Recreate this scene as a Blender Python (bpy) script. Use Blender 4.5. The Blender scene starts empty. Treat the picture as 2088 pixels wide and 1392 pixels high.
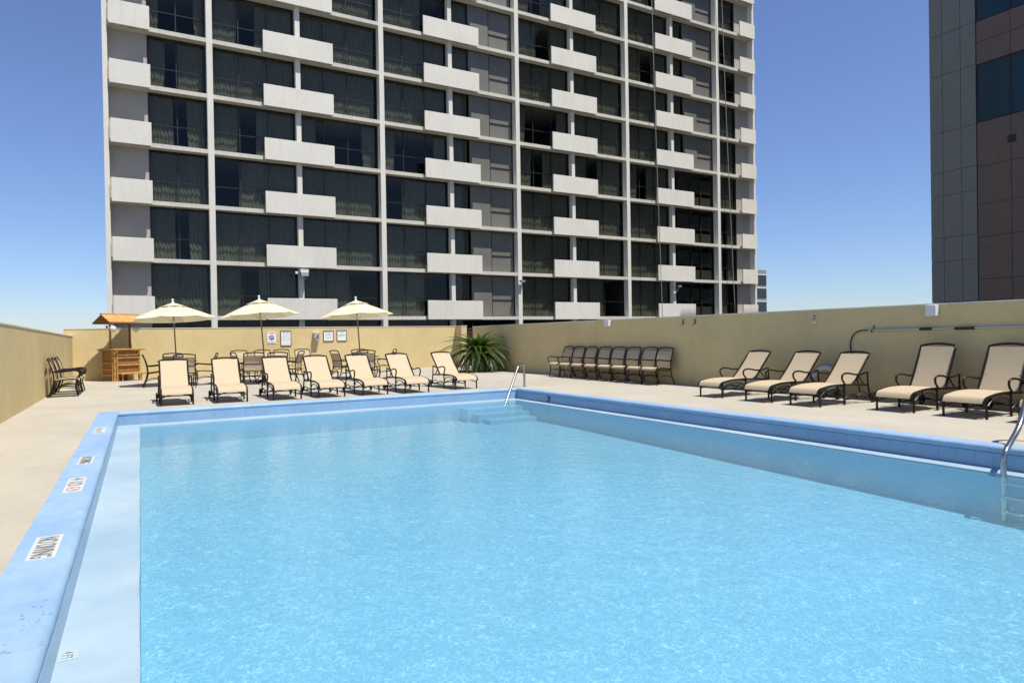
import bpy, bmesh, math, random
from mathutils import Vector, Matrix
S = bpy.context.scene
random.seed(7)
C = S.collection

# ------------------------------------------------------------------ camera
cd = bpy.data.cameras.new('camera'); cam = bpy.data.objects.new('camera', cd); C.objects.link(cam)
R_ = ((0.8699707, 0.49278278, 0.01777963), (-0.49283398, 0.87012174, -0.00168106), (-0.01629884, -0.00729994, 0.99984052))
m4 = Matrix.Identity(4)
for i in range(3):
    m4[i][0] = R_[i][0]; m4[i][1] = R_[i][2]; m4[i][2] = -R_[i][1]
m4[2][3] = 1.35
cam.matrix_world = m4
cd.sensor_width = 36; cd.lens = 1338.94/2088*36; cd.clip_start = .05; cd.clip_end = 5000
S.camera = cam

# ------------------------------------------------------------------ world, sun, exposure
W = bpy.data.worlds.new('World'); S.world = W; W.use_nodes = True
nt = W.node_tree; nt.nodes.clear()
sky = nt.nodes.new('ShaderNodeTexSky'); sky.sky_type = 'NISHITA'; sky.sun_disc = False
sd = Vector((.50, -1.0, 2.45)).normalized()
sky.sun_elevation = math.asin(sd.z); sky.sun_rotation = math.atan2(sd.x, sd.y)
sky.altitude = 0; sky.air_density = 1.0; sky.dust_density = 0.15; sky.ozone_density = 2.5
bg = nt.nodes.new('ShaderNodeBackground'); bg.inputs[1].default_value = 0.084
wo = nt.nodes.new('ShaderNodeOutputWorld')
tc = nt.nodes.new('ShaderNodeTexCoord'); sx_ = nt.nodes.new('ShaderNodeSeparateXYZ'); nt.links.new(tc.outputs['Generated'], sx_.inputs[0])
mr = nt.nodes.new('ShaderNodeMapRange'); mr.interpolation_type = 'SMOOTHSTEP'; mr.inputs[1].default_value = -.02; mr.inputs[2].default_value = .42; nt.links.new(sx_.outputs['Z'], mr.inputs[0])
tn = nt.nodes.new('ShaderNodeMix'); tn.data_type = 'RGBA'; tn.inputs[6].default_value = (.86, .98, 1.26, 1); tn.inputs[7].default_value = (1.02, 1.05, 1.32, 1)
nt.links.new(mr.outputs[0], tn.inputs[0]); mu = nt.nodes.new('ShaderNodeMix'); mu.data_type = 'RGBA'; mu.blend_type = 'MULTIPLY'; mu.inputs[0].default_value = 1
nt.links.new(sky.outputs[0], mu.inputs[6]); nt.links.new(tn.outputs[2], mu.inputs[7]); nt.links.new(mu.outputs[2], bg.inputs[0]); nt.links.new(bg.outputs[0], wo.inputs[0])
sl = bpy.data.lights.new('sun', 'SUN'); sun = bpy.data.objects.new('sun', sl); C.objects.link(sun)
sl.energy = 5.0; sl.angle = math.radians(.55); sl.color = (1, .95, .86)
sun.rotation_euler = sd.to_track_quat('Z', 'Y').to_euler()
S.view_settings.view_transform = 'Standard'; S.view_settings.look = 'None'
S.view_settings.gamma = 1; S.view_settings.exposure = 0.35; S.view_settings.use_curve_mapping = False
S.render.engine = 'CYCLES'
S.cycles.transparent_max_bounces = 16; S.cycles.max_bounces = 8

# ------------------------------------------------------------------ materials
def M(name, col, rough=.7, metal=0, noise=None, bump=None, spec=.5, trans=None, alt=None, scale=(1, 1, 1), streak=None):
    """principled; noise=(scale, amount, detail) colour variation; bump=(scale, dist)"""
    m = bpy.data.materials.new(name); m.use_nodes = True; n = m.node_tree.nodes; l = m.node_tree.links
    b = n['Principled BSDF']; b.inputs['Base Color'].default_value = (*col, 1)
    b.inputs['Roughness'].default_value = rough; b.inputs['Metallic'].default_value = metal
    b.inputs['Specular IOR Level'].default_value = spec
    g = n.new('ShaderNodeNewGeometry'); mp = n.new('ShaderNodeMapping'); mp.inputs['Scale'].default_value = scale
    l.new(g.outputs['Position'], mp.inputs[0]); vec = mp.outputs[0]
    if noise:
        cur = None
        for k, (sc, am, de) in enumerate(noise if isinstance(noise, list) else [noise]):
            t = n.new('ShaderNodeTexNoise'); t.inputs['Scale'].default_value = sc; t.inputs['Detail'].default_value = de
            l.new(vec, t.inputs['Vector'])
            r = n.new('ShaderNodeMapRange'); r.inputs[1].default_value = .3; r.inputs[2].default_value = .7
            r.inputs[3].default_value = 0; r.inputs[4].default_value = 1
            l.new(t.outputs[0], r.inputs[0])
            mx = n.new('ShaderNodeMix'); mx.data_type = 'RGBA'
            if cur is None:
                a2 = alt or tuple(c*(1-am) for c in col)
                mx.inputs[6].default_value = (*col, 1); mx.inputs[7].default_value = (*a2, 1)
            else:
                mx.blend_type = 'MULTIPLY'; l.new(cur, mx.inputs[6]); mx.inputs[7].default_value = (1-am, 1-am, 1-am, 1)
            l.new(r.outputs[0], mx.inputs[0]); cur = mx.outputs[2]
        if streak:      # rain streaks: noise drawn out along z
            m2 = n.new('ShaderNodeMapping'); m2.inputs['Scale'].default_value = (1, 1, .16); l.new(g.outputs['Position'], m2.inputs[0])
            t = n.new('ShaderNodeTexNoise'); t.inputs['Scale'].default_value = streak[0]; t.inputs['Detail'].default_value = 7; t.inputs['Roughness'].default_value = .65; l.new(m2.outputs[0], t.inputs['Vector'])
            r = n.new('ShaderNodeMapRange'); r.inputs[1].default_value = .50; r.inputs[2].default_value = .72; l.new(t.outputs[0], r.inputs[0])
            mx = n.new('ShaderNodeMix'); mx.data_type = 'RGBA'; mx.blend_type = 'MULTIPLY'; l.new(cur, mx.inputs[6]); v_ = 1-streak[1]; mx.inputs[7].default_value = (v_, v_*.985, v_*.96, 1)
            l.new(r.outputs[0], mx.inputs[0]); cur = mx.outputs[2]
        l.new(cur, b.inputs['Base Color'])
    if bump:
        t = n.new('ShaderNodeTexNoise'); t.inputs['Scale'].default_value = bump[0]; t.inputs['Detail'].default_value = 6
        l.new(vec, t.inputs['Vector'])
        u = n.new('ShaderNodeBump'); u.inputs['Distance'].default_value = bump[1]; u.inputs['Strength'].default_value = 1
        l.new(t.outputs[0], u.inputs['Height']); l.new(u.outputs[0], b.inputs['Normal'])
    if trans:
        tr = n.new('ShaderNodeBsdfTranslucent'); tr.inputs[0].default_value = (*[c*1.0 for c in trans[1]], 1)
        ms = n.new('ShaderNodeMixShader'); ms.inputs[0].default_value = trans[0]
        l.new(b.outputs[0], ms.inputs[1]); l.new(tr.outputs[0], ms.inputs[2]); l.new(ms.outputs[0], n['Material Output'].inputs[0])
    return m

stucco = M('stucco_yellow', (.70, .555, .275), .9, noise=[(1.1, .10, 6), (9, .07, 5), (.25, .08, 2)], streak=(2.0, .045), bump=(120, .003))
stucco_cap = M('stucco_cap', (.80, .74, .60), .9, noise=(3, .2, 4), bump=(60, .003))
deck_m = M('deck_concrete', (.52, .475, .385), .9, noise=[(.8, .11, 8), (14, .08, 6), (90, .18, 3), (.28, .12, 5), (3.1, .07, 8)], bump=(160, .002), scale=(1, 1, 1))
tower_m = M('tower_concrete', (.74, .71, .62), .85, noise=[(.6, .07, 6), (6, .06, 6)], bump=(40, .004), streak=(4, .06))
tower_rough = M('tower_end_wall', (.50, .45, .38), .95, noise=[(1.2, .12, 6), (40, .12, 4)], bump=(50, .01))
soffit_m = M('tower_slab', (.66, .63, .54), .85, noise=[(.9, .12, 6), (12, .12, 6)], bump=(40, .004), streak=(7, .16))
bronze = M('window_frame_bronze', (.018, .016, .014), .45)
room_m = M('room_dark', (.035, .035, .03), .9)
curtain_m = M('curtain', (.55, .54, .45), .9, noise=(6, .3, 4), scale=(3, 3, .4))
greypanel = M('grey_shutter', (.17, .165, .14), .45, noise=(1.5, .15, 3))
blind_m = M('window_blind', (.20, .20, .165), .8, noise=(2, .1, 3))
metal_br = M('bronze_metal', (.012, .007, .005), .38, metal=.0, spec=.32)
sling = M('tan_sling', (.62, .50, .325), .75, noise=(60, .10, 2), trans=(.20, (.55, .42, .25)))
canvas = M('cream_canvas', (.75, .71, .52), .85, noise=(3, .06, 4), trans=(.28, (.62, .55, .33)))
steel = M('stainless_steel', (.46, .46, .45), .22, metal=1)
alu = M('grey_aluminium', (.50, .53, .54), .4, metal=.7)
white_p = M('white_plastic', (.66, .67, .66), .4)
white_sign = M('sign_white', (.80, .80, .78), .5)
black_p = M('black_print', (.03, .03, .03), .6)
grey_print = M('grey_print', (.30, .30, .31), .7)
faded_print = M('faded_print', (.16, .20, .24), .7)
red_p = M('red_print', (.45, .05, .06), .6)
blue_p = M('blue_print', (.05, .14, .42), .6)
marker_w = M('marker_tile', (.54, .55, .54), .5, noise=(30, .1, 3))
bamboo = M('bamboo_pole', (.50, .26, .07), .5, noise=(7, .35, 4), scale=(1, 1, 3))
bamboo_d = M('bamboo_dark', (.22, .085, .025), .55, noise=(8, .3, 4))
thatch = M('bamboo_roof', (.64, .39, .13), .6, noise=(9, .3, 4), alt=(.50, .24, .06))
mat_panel = M('woven_panel', (.36, .165, .042), .7, noise=(14, .4, 5), bump=(60, .006))
coping_m = M('coping_paint', (.22, .36, .58), .55, noise=[(1.3, .25, 8), (9, .14, 8)], alt=(.31, .45, .58), bump=(30, .003), scale=(1, .6, 1))
lip_m = coping_m
ledge_m = M('ledge_paint', (.28, .40, .49), .5, noise=[(.9, .2, 6), (5, .08, 5)], alt=(.38, .48, .54), bump=(30, .002))
tile_m = M('pool_tile', (.22, .37, .54), .3, noise=(2.2, .12, 4), bump=(40, .0008))
grout_m = M('tile_grout', (.20, .34, .49), .8)
basin_m = M('basin_paint', (.17, .43, .57), .7, noise=[(.5, .10, 4)])
black_r = M('black_rubber', (.02, .02, .02), .6)
maroon = M('maroon_panel', (.045, .012, .010), .5, noise=(3, .3, 4))
granite = M('grey_granite', (.25, .25, .225), .6, noise=[(2, .10, 8), (30, .18, 5)])
granite_b = M('brown_granite', (.19, .135, .105), .55, noise=[(2, .12, 8), (30, .15, 5)])
joint_m = M('panel_joint', (.04, .04, .038), .9)
leaf_g = M('frond_green', (.085, .135, .028), .35, noise=(5, .45, 3), trans=(.2, (.09, .2, .02)))
leaf_b = M('frond_brown', (.30, .17, .05), .7, noise=(5, .35, 3), trans=(.2, (.3, .2, .06)))
trunk_m = M('palm_trunk', (.05, .035, .022), .95, noise=(18, .5, 4), bump=(30, .03))
tree_g = M('tree_leaf', (.05, .09, .03), .7, noise=(2, .5, 3), trans=(.25, (.1, .16, .04)))
bark = M('bark', (.12, .09, .06), .95, noise=(8, .4, 4))
ground_m = M('ground', (.17, .16, .14), .95, noise=[(.02, .3, 6), (.3, .2, 6)])
fargrey = M('far_building_wall', (.26, .25, .23), .8, noise=(.3, .1, 4))
dark_tint = M('far_window', (.02, .028, .035), .08)

def schlick(n, l, f0, normal=None):
    ge = n.new('ShaderNodeNewGeometry'); dp = n.new('ShaderNodeVectorMath'); dp.operation = 'DOT_PRODUCT'
    l.new(ge.outputs['Incoming'], dp.inputs[0]); l.new(normal or ge.outputs['Normal'], dp.inputs[1])
    a = n.new('ShaderNodeMath'); a.operation = 'ABSOLUTE'; l.new(dp.outputs['Value'], a.inputs[0])
    b = n.new('ShaderNodeMath'); b.operation = 'SUBTRACT'; b.inputs[0].default_value = 1; l.new(a.outputs[0], b.inputs[1])
    c = n.new('ShaderNodeMath'); c.operation = 'POWER'; l.new(b.outputs[0], c.inputs[0]); c.inputs[1].default_value = 5
    d = n.new('ShaderNodeMath'); d.operation = 'MULTIPLY_ADD'; l.new(c.outputs[0], d.inputs[0]); d.inputs[1].default_value = 1-f0; d.inputs[2].default_value = f0
    d.use_clamp = True
    return d.outputs[0]
def glass_mat(name, tint, refl=1.0, f0=.05, wob=.002):
    m = bpy.data.materials.new(name); m.use_nodes = True; n = m.node_tree.nodes; l = m.node_tree.links
    n.remove(n['Principled BSDF'])
    t = n.new('ShaderNodeBsdfTransparent'); t.inputs[0].default_value = (*tint, 1)
    g = n.new('ShaderNodeBsdfGlossy'); g.inputs['Roughness'].default_value = .015; g.inputs[0].default_value = (refl, refl, refl, 1)
    f = schlick(n, l, f0)
    no = n.new('ShaderNodeTexNoise'); no.inputs['Scale'].default_value = .9; no.inputs['Detail'].default_value = 1
    ge = n.new('ShaderNodeNewGeometry'); l.new(ge.outputs['Position'], no.inputs['Vector'])
    bu = n.new('ShaderNodeBump'); bu.inputs['Distance'].default_value = wob; bu.inputs['Strength'].default_value = 1
    l.new(no.outputs[0], bu.inputs['Height']); l.new(bu.outputs[0], g.inputs['Normal'])
    s = n.new('ShaderNodeMixShader')
    l.new(f, s.inputs[0]); l.new(t.outputs[0], s.inputs[1]); l.new(g.outputs[0], s.inputs[2])
    l.new(s.outputs[0], n['Material Output'].inputs[0]); return m
pane_m = glass_mat('tinted_pane', (.40, .42, .38), .62, .034)
office_glass = M('office_glass', (.022, .055, .08), .12, spec=.25)

def water_mat():
    m = bpy.data.materials.new('pool_water'); m.use_nodes = True; n = m.node_tree.nodes; l = m.node_tree.links
    n.remove(n['Principled BSDF'])
    ge = n.new('ShaderNodeNewGeometry'); pos = ge.outputs['Position']
    # ripple relief
    def noise(sc, det, dist=0, vec=pos):
        t = n.new('ShaderNodeTexNoise'); t.inputs['Scale'].default_value = sc; t.inputs['Detail'].default_value = det
        t.inputs['Distortion'].default_value = dist; l.new(vec, t.inputs['Vector']); return t.outputs[0]
    h1 = noise(5.5, 3, .6); h2 = noise(16, 2, .4)
    ad = n.new('ShaderNodeMath'); ad.operation = 'MULTIPLY_ADD'; l.new(h2, ad.inputs[0]); ad.inputs[1].default_value = .35; l.new(h1, ad.inputs[2])
    bu = n.new('ShaderNodeBump'); bu.inputs['Strength'].default_value = 1; bu.inputs['Distance'].default_value = .012
    l.new(ad.outputs[0], bu.inputs['Height'])
    # painted caustics: a net of thin bright lines put into the transparent colour
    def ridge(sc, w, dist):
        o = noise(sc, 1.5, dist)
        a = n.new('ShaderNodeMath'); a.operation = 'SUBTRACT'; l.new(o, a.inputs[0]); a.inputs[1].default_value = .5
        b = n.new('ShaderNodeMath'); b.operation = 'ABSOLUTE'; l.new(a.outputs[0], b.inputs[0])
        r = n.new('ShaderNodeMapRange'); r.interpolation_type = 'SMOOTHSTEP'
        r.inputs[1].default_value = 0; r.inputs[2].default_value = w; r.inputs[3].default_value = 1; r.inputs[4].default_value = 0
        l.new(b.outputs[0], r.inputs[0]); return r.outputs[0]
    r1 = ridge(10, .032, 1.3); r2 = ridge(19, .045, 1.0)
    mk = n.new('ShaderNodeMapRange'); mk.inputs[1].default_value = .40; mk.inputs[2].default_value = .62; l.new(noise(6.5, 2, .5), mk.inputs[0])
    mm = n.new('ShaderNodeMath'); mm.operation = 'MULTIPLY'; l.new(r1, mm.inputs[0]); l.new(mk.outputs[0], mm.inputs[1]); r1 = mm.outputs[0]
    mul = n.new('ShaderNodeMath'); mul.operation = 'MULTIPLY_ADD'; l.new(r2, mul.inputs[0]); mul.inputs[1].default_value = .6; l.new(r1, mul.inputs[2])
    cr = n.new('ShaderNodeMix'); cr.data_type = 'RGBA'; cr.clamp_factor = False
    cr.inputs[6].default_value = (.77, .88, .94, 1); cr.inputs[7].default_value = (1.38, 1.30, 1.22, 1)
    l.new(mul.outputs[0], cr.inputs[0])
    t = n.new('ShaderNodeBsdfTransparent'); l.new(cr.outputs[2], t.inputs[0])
    g = n.new('ShaderNodeBsdfGlossy'); g.inputs['Roughness'].default_value = .04; l.new(bu.outputs[0], g.inputs['Normal'])
    f = schlick(n, l, .02, bu.outputs[0])
    s = n.new('ShaderNodeMixShader'); l.new(f, s.inputs[0]); l.new(t.outputs[0], s.inputs[1]); l.new(g.outputs[0], s.inputs[2])
    df = n.new('ShaderNodeBsdfDiffuse'); df.inputs[0].default_value = (.25, .54, .68, 1)
    s2 = n.new('ShaderNodeMixShader'); s2.inputs[0].default_value = .16; l.new(s.outputs[0], s2.inputs[1]); l.new(df.outputs[0], s2.inputs[2])
    l.new(s2.outputs[0], n['Material Output'].inputs[0]); return m
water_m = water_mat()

# ------------------------------------------------------------------ helpers
def P(v): return Vector(v)
class MB:
    def __init__(s): s.v = []; s.f = []
    def add(s, vs, fs):
        o = len(s.v); s.v += [tuple(v) for v in vs]; s.f += [tuple(i+o for i in f) for f in fs]; return s
    def box(s, x0, x1, y0, y1, z0, z1):
        return s.add([(x0,y0,z0),(x1,y0,z0),(x1,y1,z0),(x0,y1,z0),(x0,y0,z1),(x1,y0,z1),(x1,y1,z1),(x0,y1,z1)],
                     [(0,3,2,1),(4,5,6,7),(0,1,5,4),(1,2,6,5),(2,3,7,6),(3,0,4,7)])
    def quad(s, a, b, c, d): return s.add([a,b,c,d], [(0,1,2,3)])
    def tube(s, pts, r, n=7, sub=0, cap=True, flat=None):
        pts = [P(p) for p in pts]
        if sub: pts = catmull(pts, sub)
        k = len(pts); rs = r if isinstance(r, (list, tuple)) else [r]*k
        if len(rs) != k: rs = [rs[0]+(rs[-1]-rs[0])*i/(k-1) for i in range(k)]
        T = [(pts[min(i+1,k-1)]-pts[max(i-1,0)]).normalized() for i in range(k)]
        up = P((0,0,1)) if abs(T[0].z) < .9 else P((1,0,0))
        N = (up - T[0]*up.dot(T[0])).normalized(); vs = []
        for i in range(k):
            N = (N - T[i]*N.dot(T[i])).normalized(); B = T[i].cross(N)
            for j in range(n):
                a = 2*math.pi*j/n; vs.append(pts[i]+N*(math.cos(a)*rs[i])+B*(math.sin(a)*rs[i]*(flat or 1)))
        fs = [(i*n+j, i*n+(j+1)%n, (i+1)*n+(j+1)%n, (i+1)*n+j) for i in range(k-1) for j in range(n)]
        if cap: fs += [tuple(reversed(range(n))), tuple((k-1)*n+j for j in range(n))]
        return s.add(vs, fs)
    def bar(s, a, b, w, h):
        a = P(a); b = P(b); d = (b-a).normalized(); u = P((0,0,1)) if abs(d.z) < .95 else P((0,1,0))
        r = d.cross(u).normalized()*w/2; t = r.cross(d).normalized()*h/2
        return s.add([a-r-t,a+r-t,a+r+t,a-r+t,b-r-t,b+r-t,b+r+t,b-r+t], [(0,1,2,3),(7,6,5,4),(0,4,5,1),(1,5,6,2),(2,6,7,3),(3,7,4,0)])
    def lathe(s, prof, n=16, c=(0,0,0), ax='z'):
        vs = []
        for r, z in prof:
            for j in range(n):
                a = 2*math.pi*j/n; x, y = r*math.cos(a), r*math.sin(a)
                vs.append((c[0]+x, c[1]+y, c[2]+z) if ax == 'z' else ((c[0]+x, c[1]+z, c[2]+y) if ax == 'y' else (c[0]+z, c[1]+x, c[2]+y)))
        k = len(prof)
        fs = [(i*n+j, i*n+(j+1)%n, (i+1)*n+(j+1)%n, (i+1)*n+j) for i in range(k-1) for j in range(n)]
        return s.add(vs, fs)
    def sheet(s, A, B, th):
        """ribbon between two polylines A and B (same count) with thickness th downwards along normal"""
        k = len(A); A = [P(a) for a in A]; B = [P(b) for b in B]; vs = []
        for i in range(k):
            t = A[min(i+1,k-1)]-A[max(i-1,0)]; w = B[i]-A[i]; nn = t.cross(w).normalized()*th
            vs += [A[i], B[i], B[i]-nn, A[i]-nn]
        fs = [(0,1,2,3), (4*k-1,4*k-2,4*k-3,4*k-4)]
        for i in range(k-1):
            o = 4*i
            fs += [(o,o+4,o+5,o+1),(o+1,o+5,o+6,o+2),(o+2,o+6,o+7,o+3),(o+3,o+7,o+4,o)]
        return s.add(vs, fs)
    def build(s, name, mat, parent=None, smooth=False, loc=None, bevel=0):
        me = bpy.data.meshes.new(name); me.from_pydata(s.v, [], s.f)
        bm = bmesh.new(); bm.from_mesh(me); bmesh.ops.recalc_face_normals(bm, faces=bm.faces)
        if bevel: bmesh.ops.bevel(bm, geom=bm.edges[:], offset=bevel, segments=1, affect='EDGES')
        bm.to_mesh(me); bm.free()
        me.materials.append(mat)
        if smooth:
            me.polygons.foreach_set('use_smooth', [True]*len(me.polygons))
            try: me.set_sharp_from_angle(angle=math.radians(50))
            except Exception: pass
        return obj(name, me, parent, loc)
def catmull(p, sub):
    out = []; k = len(p)
    for i in range(k-1):
        a, b, c, d = p[max(i-1,0)], p[i], p[i+1], p[min(i+2,k-1)]
        for j in range(sub):
            t = j/sub
            out.append(.5*((2*b)+(c-a)*t+(2*a-5*b+4*c-d)*t*t+(3*b-a-3*c+d)*t**3))
    out.append(p[-1]); return out
def obj(name, data, parent=None, loc=None):
    o = bpy.data.objects.new(name, data); C.objects.link(o)
    if parent is not None: o.parent = parent
    if loc is not None: o.location = loc
    return o
def tag(o, label=None, cat=None, group=None, kind=None):
    if label: o['label'] = label
    if cat: o['category'] = cat
    if group: o['group'] = group
    if kind: o['kind'] = kind
    return o
def thing(name, loc, label, cat, group=None, rz=0):
    o = bpy.data.objects.new(name, None); C.objects.link(o); o.empty_display_size = .2
    o.location = loc; o.rotation_euler = (0, 0, rz); return tag(o, label, cat, group)
def struct(o): o['kind'] = 'structure'; return o
kids = {}
def copy_tree(o, parent=None):
    c = o.copy(); C.objects.link(c)
    if parent is not None: c.parent = parent
    for ch in list(o.children): copy_tree(ch, c)
    return c
_dg = None
def text_obj(s, mat, name, parent, w, h, loc, rot=(0,0,0), align='CENTER', bold=0.0, depth=.0):
    """flat print scaled to width w and cap height h, centred on loc"""
    cu = bpy.data.curves.new('t', 'FONT'); cu.body = s; cu.align_x = align; cu.offset = bold
    t = bpy.data.objects.new('t', cu); C.objects.link(t)
    dg = bpy.context.evaluated_depsgraph_get(); me = bpy.data.meshes.new_from_object(t.evaluated_get(dg))
    bpy.data.objects.remove(t); bpy.data.curves.remove(cu)
    xs = [v.co.x for v in me.vertices]; ys = [v.co.y for v in me.vertices]
    cx, cy = (min(xs)+max(xs))/2, (min(ys)+max(ys))/2; sx = w/(max(xs)-min(xs)); sy = h/(max(ys)-min(ys))
    for v in me.vertices: v.co = ((v.co.x-cx)*sx, (v.co.y-cy)*sy, 0)
    me.materials.clear(); me.materials.append(mat)
    o = obj(name, me, parent, loc); o.rotation_euler = rot; return o

# ================================================================== SETTING
LX, RX, BY = -2.11, 12.60, 28.28          # inner faces of the three walls
PX0, PX1, PY0, PY1 = -.40, 8.51, .90, 14.84   # pool, inner lip
CW_L, CW = .33, .24
GZ = -16.0
# ground far below (the deck is a roof terrace)
g = MB(); g.quad((-1500,-1500,GZ),(1500,-1500,GZ),(1500,1500,GZ),(-1500,1500,GZ)); struct(g.build('ground', ground_m))
# deck
d = MB()
ox0, ox1, oy0, oy1 = PX0-CW_L, PX1+CW, PY0-CW, PY1+CW
for x0, x1, y0, y1 in ((LX,ox0,-7,BY),(ox1,RX,-7,BY),(ox0,ox1,oy1,BY),(ox0,ox1,-7,oy0),(RX,16,26,BY)):
    d.quad((x0,y0,0),(x1,y0,0),(x1,y1,0),(x0,y1,0))
struct(d.build('deck', deck_m))
pod = MB(); pod.box(LX-.3, RX+.3, -7.3, PY0-CW-.1, GZ, -.1); pod.box(LX-.3, RX+.3, oy1+.1, BY+.4, GZ, -.1); pod.box(LX-.3, ox0-.05, -7.3, BY+.4, GZ, -.1); pod.box(ox1+.05, RX+.3, -7.3, BY+.4, GZ, -.1)
podo = pod.build('parking_podium', fargrey); struct(podo)

# walls
def wall(name, pts, mat, label, capw=.03):
    w = thing(name, (0,0,0), label, 'wall')
    return w
def wallmesh(x0, x1, y0, y1, ztop0, ztop1, along):
    m = MB(); z0 = -.3
    if along == 'y':   # ztop0 at y0, ztop1 at y1
        m.add([(x0,y0,z0),(x1,y0,z0),(x1,y1,z0),(x0,y1,z0),(x0,y0,ztop0),(x1,y0,ztop0),(x1,y1,ztop1),(x0,y1,ztop1)],
              [(0,3,2,1),(4,5,6,7),(0,1,5,4),(1,2,6,5),(2,3,7,6),(3,0,4,7)])
    else: m.box(x0,x1,y0,y1,z0,ztop0)
    return m
w = wall('parapet_wall', None, stucco, 'yellow stucco parapet wall down the left side of the deck, its top stepping below the back wall')
wallmesh(LX-.22, LX, -7, BY, 1.90, 1.60, 'y').build('wall_face', stucco, w)
wallmesh(LX-.235, LX+.012, -7, BY-.001, 1.925, 1.625, 'y').v
cp = MB(); cp.add([(LX-.235,-7,1.902),(LX+.012,-7,1.902),(LX+.012,BY-.003,1.602),(LX-.235,BY-.003,1.602),(LX-.235,-7,1.93),(LX+.012,-7,1.93),(LX+.012,BY-.003,1.63),(LX-.235,BY-.003,1.63)],
   [(0,3,2,1),(4,5,6,7),(0,1,5,4),(1,2,6,5),(2,3,7,6),(3,0,4,7)]); cp.build('wall_cap', stucco_cap, w)
w = wall('parapet_wall', None, stucco, 'sunlit yellow stucco wall across the back, carrying the four signs')
wallmesh(LX-.26, 12.98, BY, BY+.22, 1.875, 0, 'x').build('wall_face', stucco, w)
MB().box(12.982, 13.26, BY-.60, BY+.22, -.3, 1.875).build('wall_pier', stucco, w)
MB().box(LX-.275, 12.98, BY-.015, BY+.235, 1.877, 1.90).build('wall_cap', stucco_cap, w)
MB().box(12.975, 13.275, BY-.615, BY+.235, 1.878, 1.903).build('wall_cap', stucco_cap, w)
w = wall('parapet_wall', None, stucco, 'shaded olive yellow stucco wall along the right side behind the loungers')
wallmesh(RX, RX+.22, -7, 25.7, 1.800, 0, 'x').build('wall_face', stucco, w)
MB().box(RX-.015, RX+.235, -7, 25.715, 1.802, 1.828).build('wall_cap', stucco_cap, w)

# pool basin
b = MB()
fz = lambda y: -.66 if y > 12 else -.66-.14*(12-y)/11
IX0, IX1, IY0, IY1 = -.03, 8.245, 1.25, 14.40
b.quad((IX0,12,fz(12)),(IX1,12,fz(12)),(IX1,IY1,fz(14)),(IX0,IY1,fz(14)))
b.quad((IX0,IY0,fz(IY0)),(IX1,IY0,fz(IY0)),(IX1,12,fz(12)),(IX0,12,fz(12)))
zt = -.252
zt = -.3005
b.quad((IX0,IY0,zt),(IX0,IY1,zt),(IX0,IY1,-1.2),(IX0,IY0,-1.2)); b.quad((IX1,IY0,zt),(IX1,IY1,zt),(IX1,IY1,-1.2),(IX1,IY0,-1.2))
b.quad((IX0,IY1,zt),(IX1,IY1,zt),(IX1,IY1,-1.2),(IX0,IY1,-1.2)); b.quad((IX0,IY0,zt),(IX1,IY0,zt),(IX1,IY0,-1.2),(IX0,IY0,-1.2))
basin = struct(b.build('pool_basin', basin_m))
stp = MB()
for k, (yy, zz) in enumerate(((14.02,-.36),(13.66,-.46),(13.30,-.56))): stp.box(6.7+.12*k, IX1-.002, yy, 14.398-.001*k, -.9, zz)
for k, (yy, zz) in enumerate(((14.02,-.36),(13.66,-.46),(13.30,-.56))): pass
stp.build('pool_step', basin_m, basin)
# ledge (roll-out gutter)
l = MB()

NS = 110; vs = []; fs = []
for i in range(NS+1):
    y = PY0+(PY1-PY0)*i/NS; jx = .0015*math.sin(i*.35)+.001*math.sin(i*.9)+random.uniform(-.0006,.0006)
    vs += [(PX0-.01,y,-.30),(PX0-.01,y,-.25),(IX0+jx-.012,y,-.25),(IX0+jx,y,-.258),(IX0+jx,y,-.30)]
for i in range(NS):
    for j in range(4): a = i*5+j; fs.append((a,a+1,a+6,a+5))
l.add(vs, fs); l.box(IX1, PX1+.01, PY0, PY1, -.30, -.25)
l.box(IX0+.0005, IX1-.0005, IY1, PY1+.01, -.30, -.2502); l.box(IX0+.0005, IX1-.0005, PY0, IY0, -.30, -.2502)
struct(l.build('pool_ledge', ledge_m, bevel=0))
# water sheet
NX, NY = 60, 90; wv = MB(); vs = []; fs = []
for j in range(NY+1):
    for i in range(NX+1): vs.append((IX0-.011+(IX1-IX0+.010)*i/NX, IY0+.001+(IY1-IY0-.002)*j/NY, -.268))
for j in range(NY):
    for i in range(NX): a = j*(NX+1)+i; fs.append((a,a+1,a+NX+2,a+NX+1))
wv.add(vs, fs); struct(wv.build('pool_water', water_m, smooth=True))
# thin film of water washing over the right hand ledge, wavy edge
# riser behind the tiles
rw = MB(); rw.box(PX0-.10, PX0-.004, PY0-.1, PY1+.1, -.6, -.07); rw.box(PX1+.004, PX1+.10, PY0-.1, PY1+.1, -.6, -.07)
rw.box(PX0-.004, PX1+.004, PY1+.004, PY1+.1, -.6, -.071); rw.box(PX0-.004, PX1+.004, PY0-.1, PY0-.004, -.6, -.071)
riser = struct(rw.build('pool_wall', grout_m))
tm = MB(); tm.box(-.0993, .0993, -.003, .003, -.0865, .0865)
t0 = tm.build('pool_tile', tile_m, riser, bevel=.001); first = True
def put_tile(x, y, rz):
    global first
    o = t0 if first else t0.copy()
    if not first: C.objects.link(o)
    first = False; o.location = (x+random.uniform(-.0006,.0006), y, -.1625); o.rotation_euler = (random.uniform(-.006,.006), 0, rz+random.uniform(-.006,.006))
n = int((PY1-PY0)/.2)
for k in range(n):
    y = PY1-.1-k*.2
    put_tile(PX1+.002, y, math.pi/2); put_tile(PX0-.002, y, math.pi/2)
for k in range(int((PX1-PX0)/.2)): put_tile(PX1-.1-k*.2, PY1+.002, 0)
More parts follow.
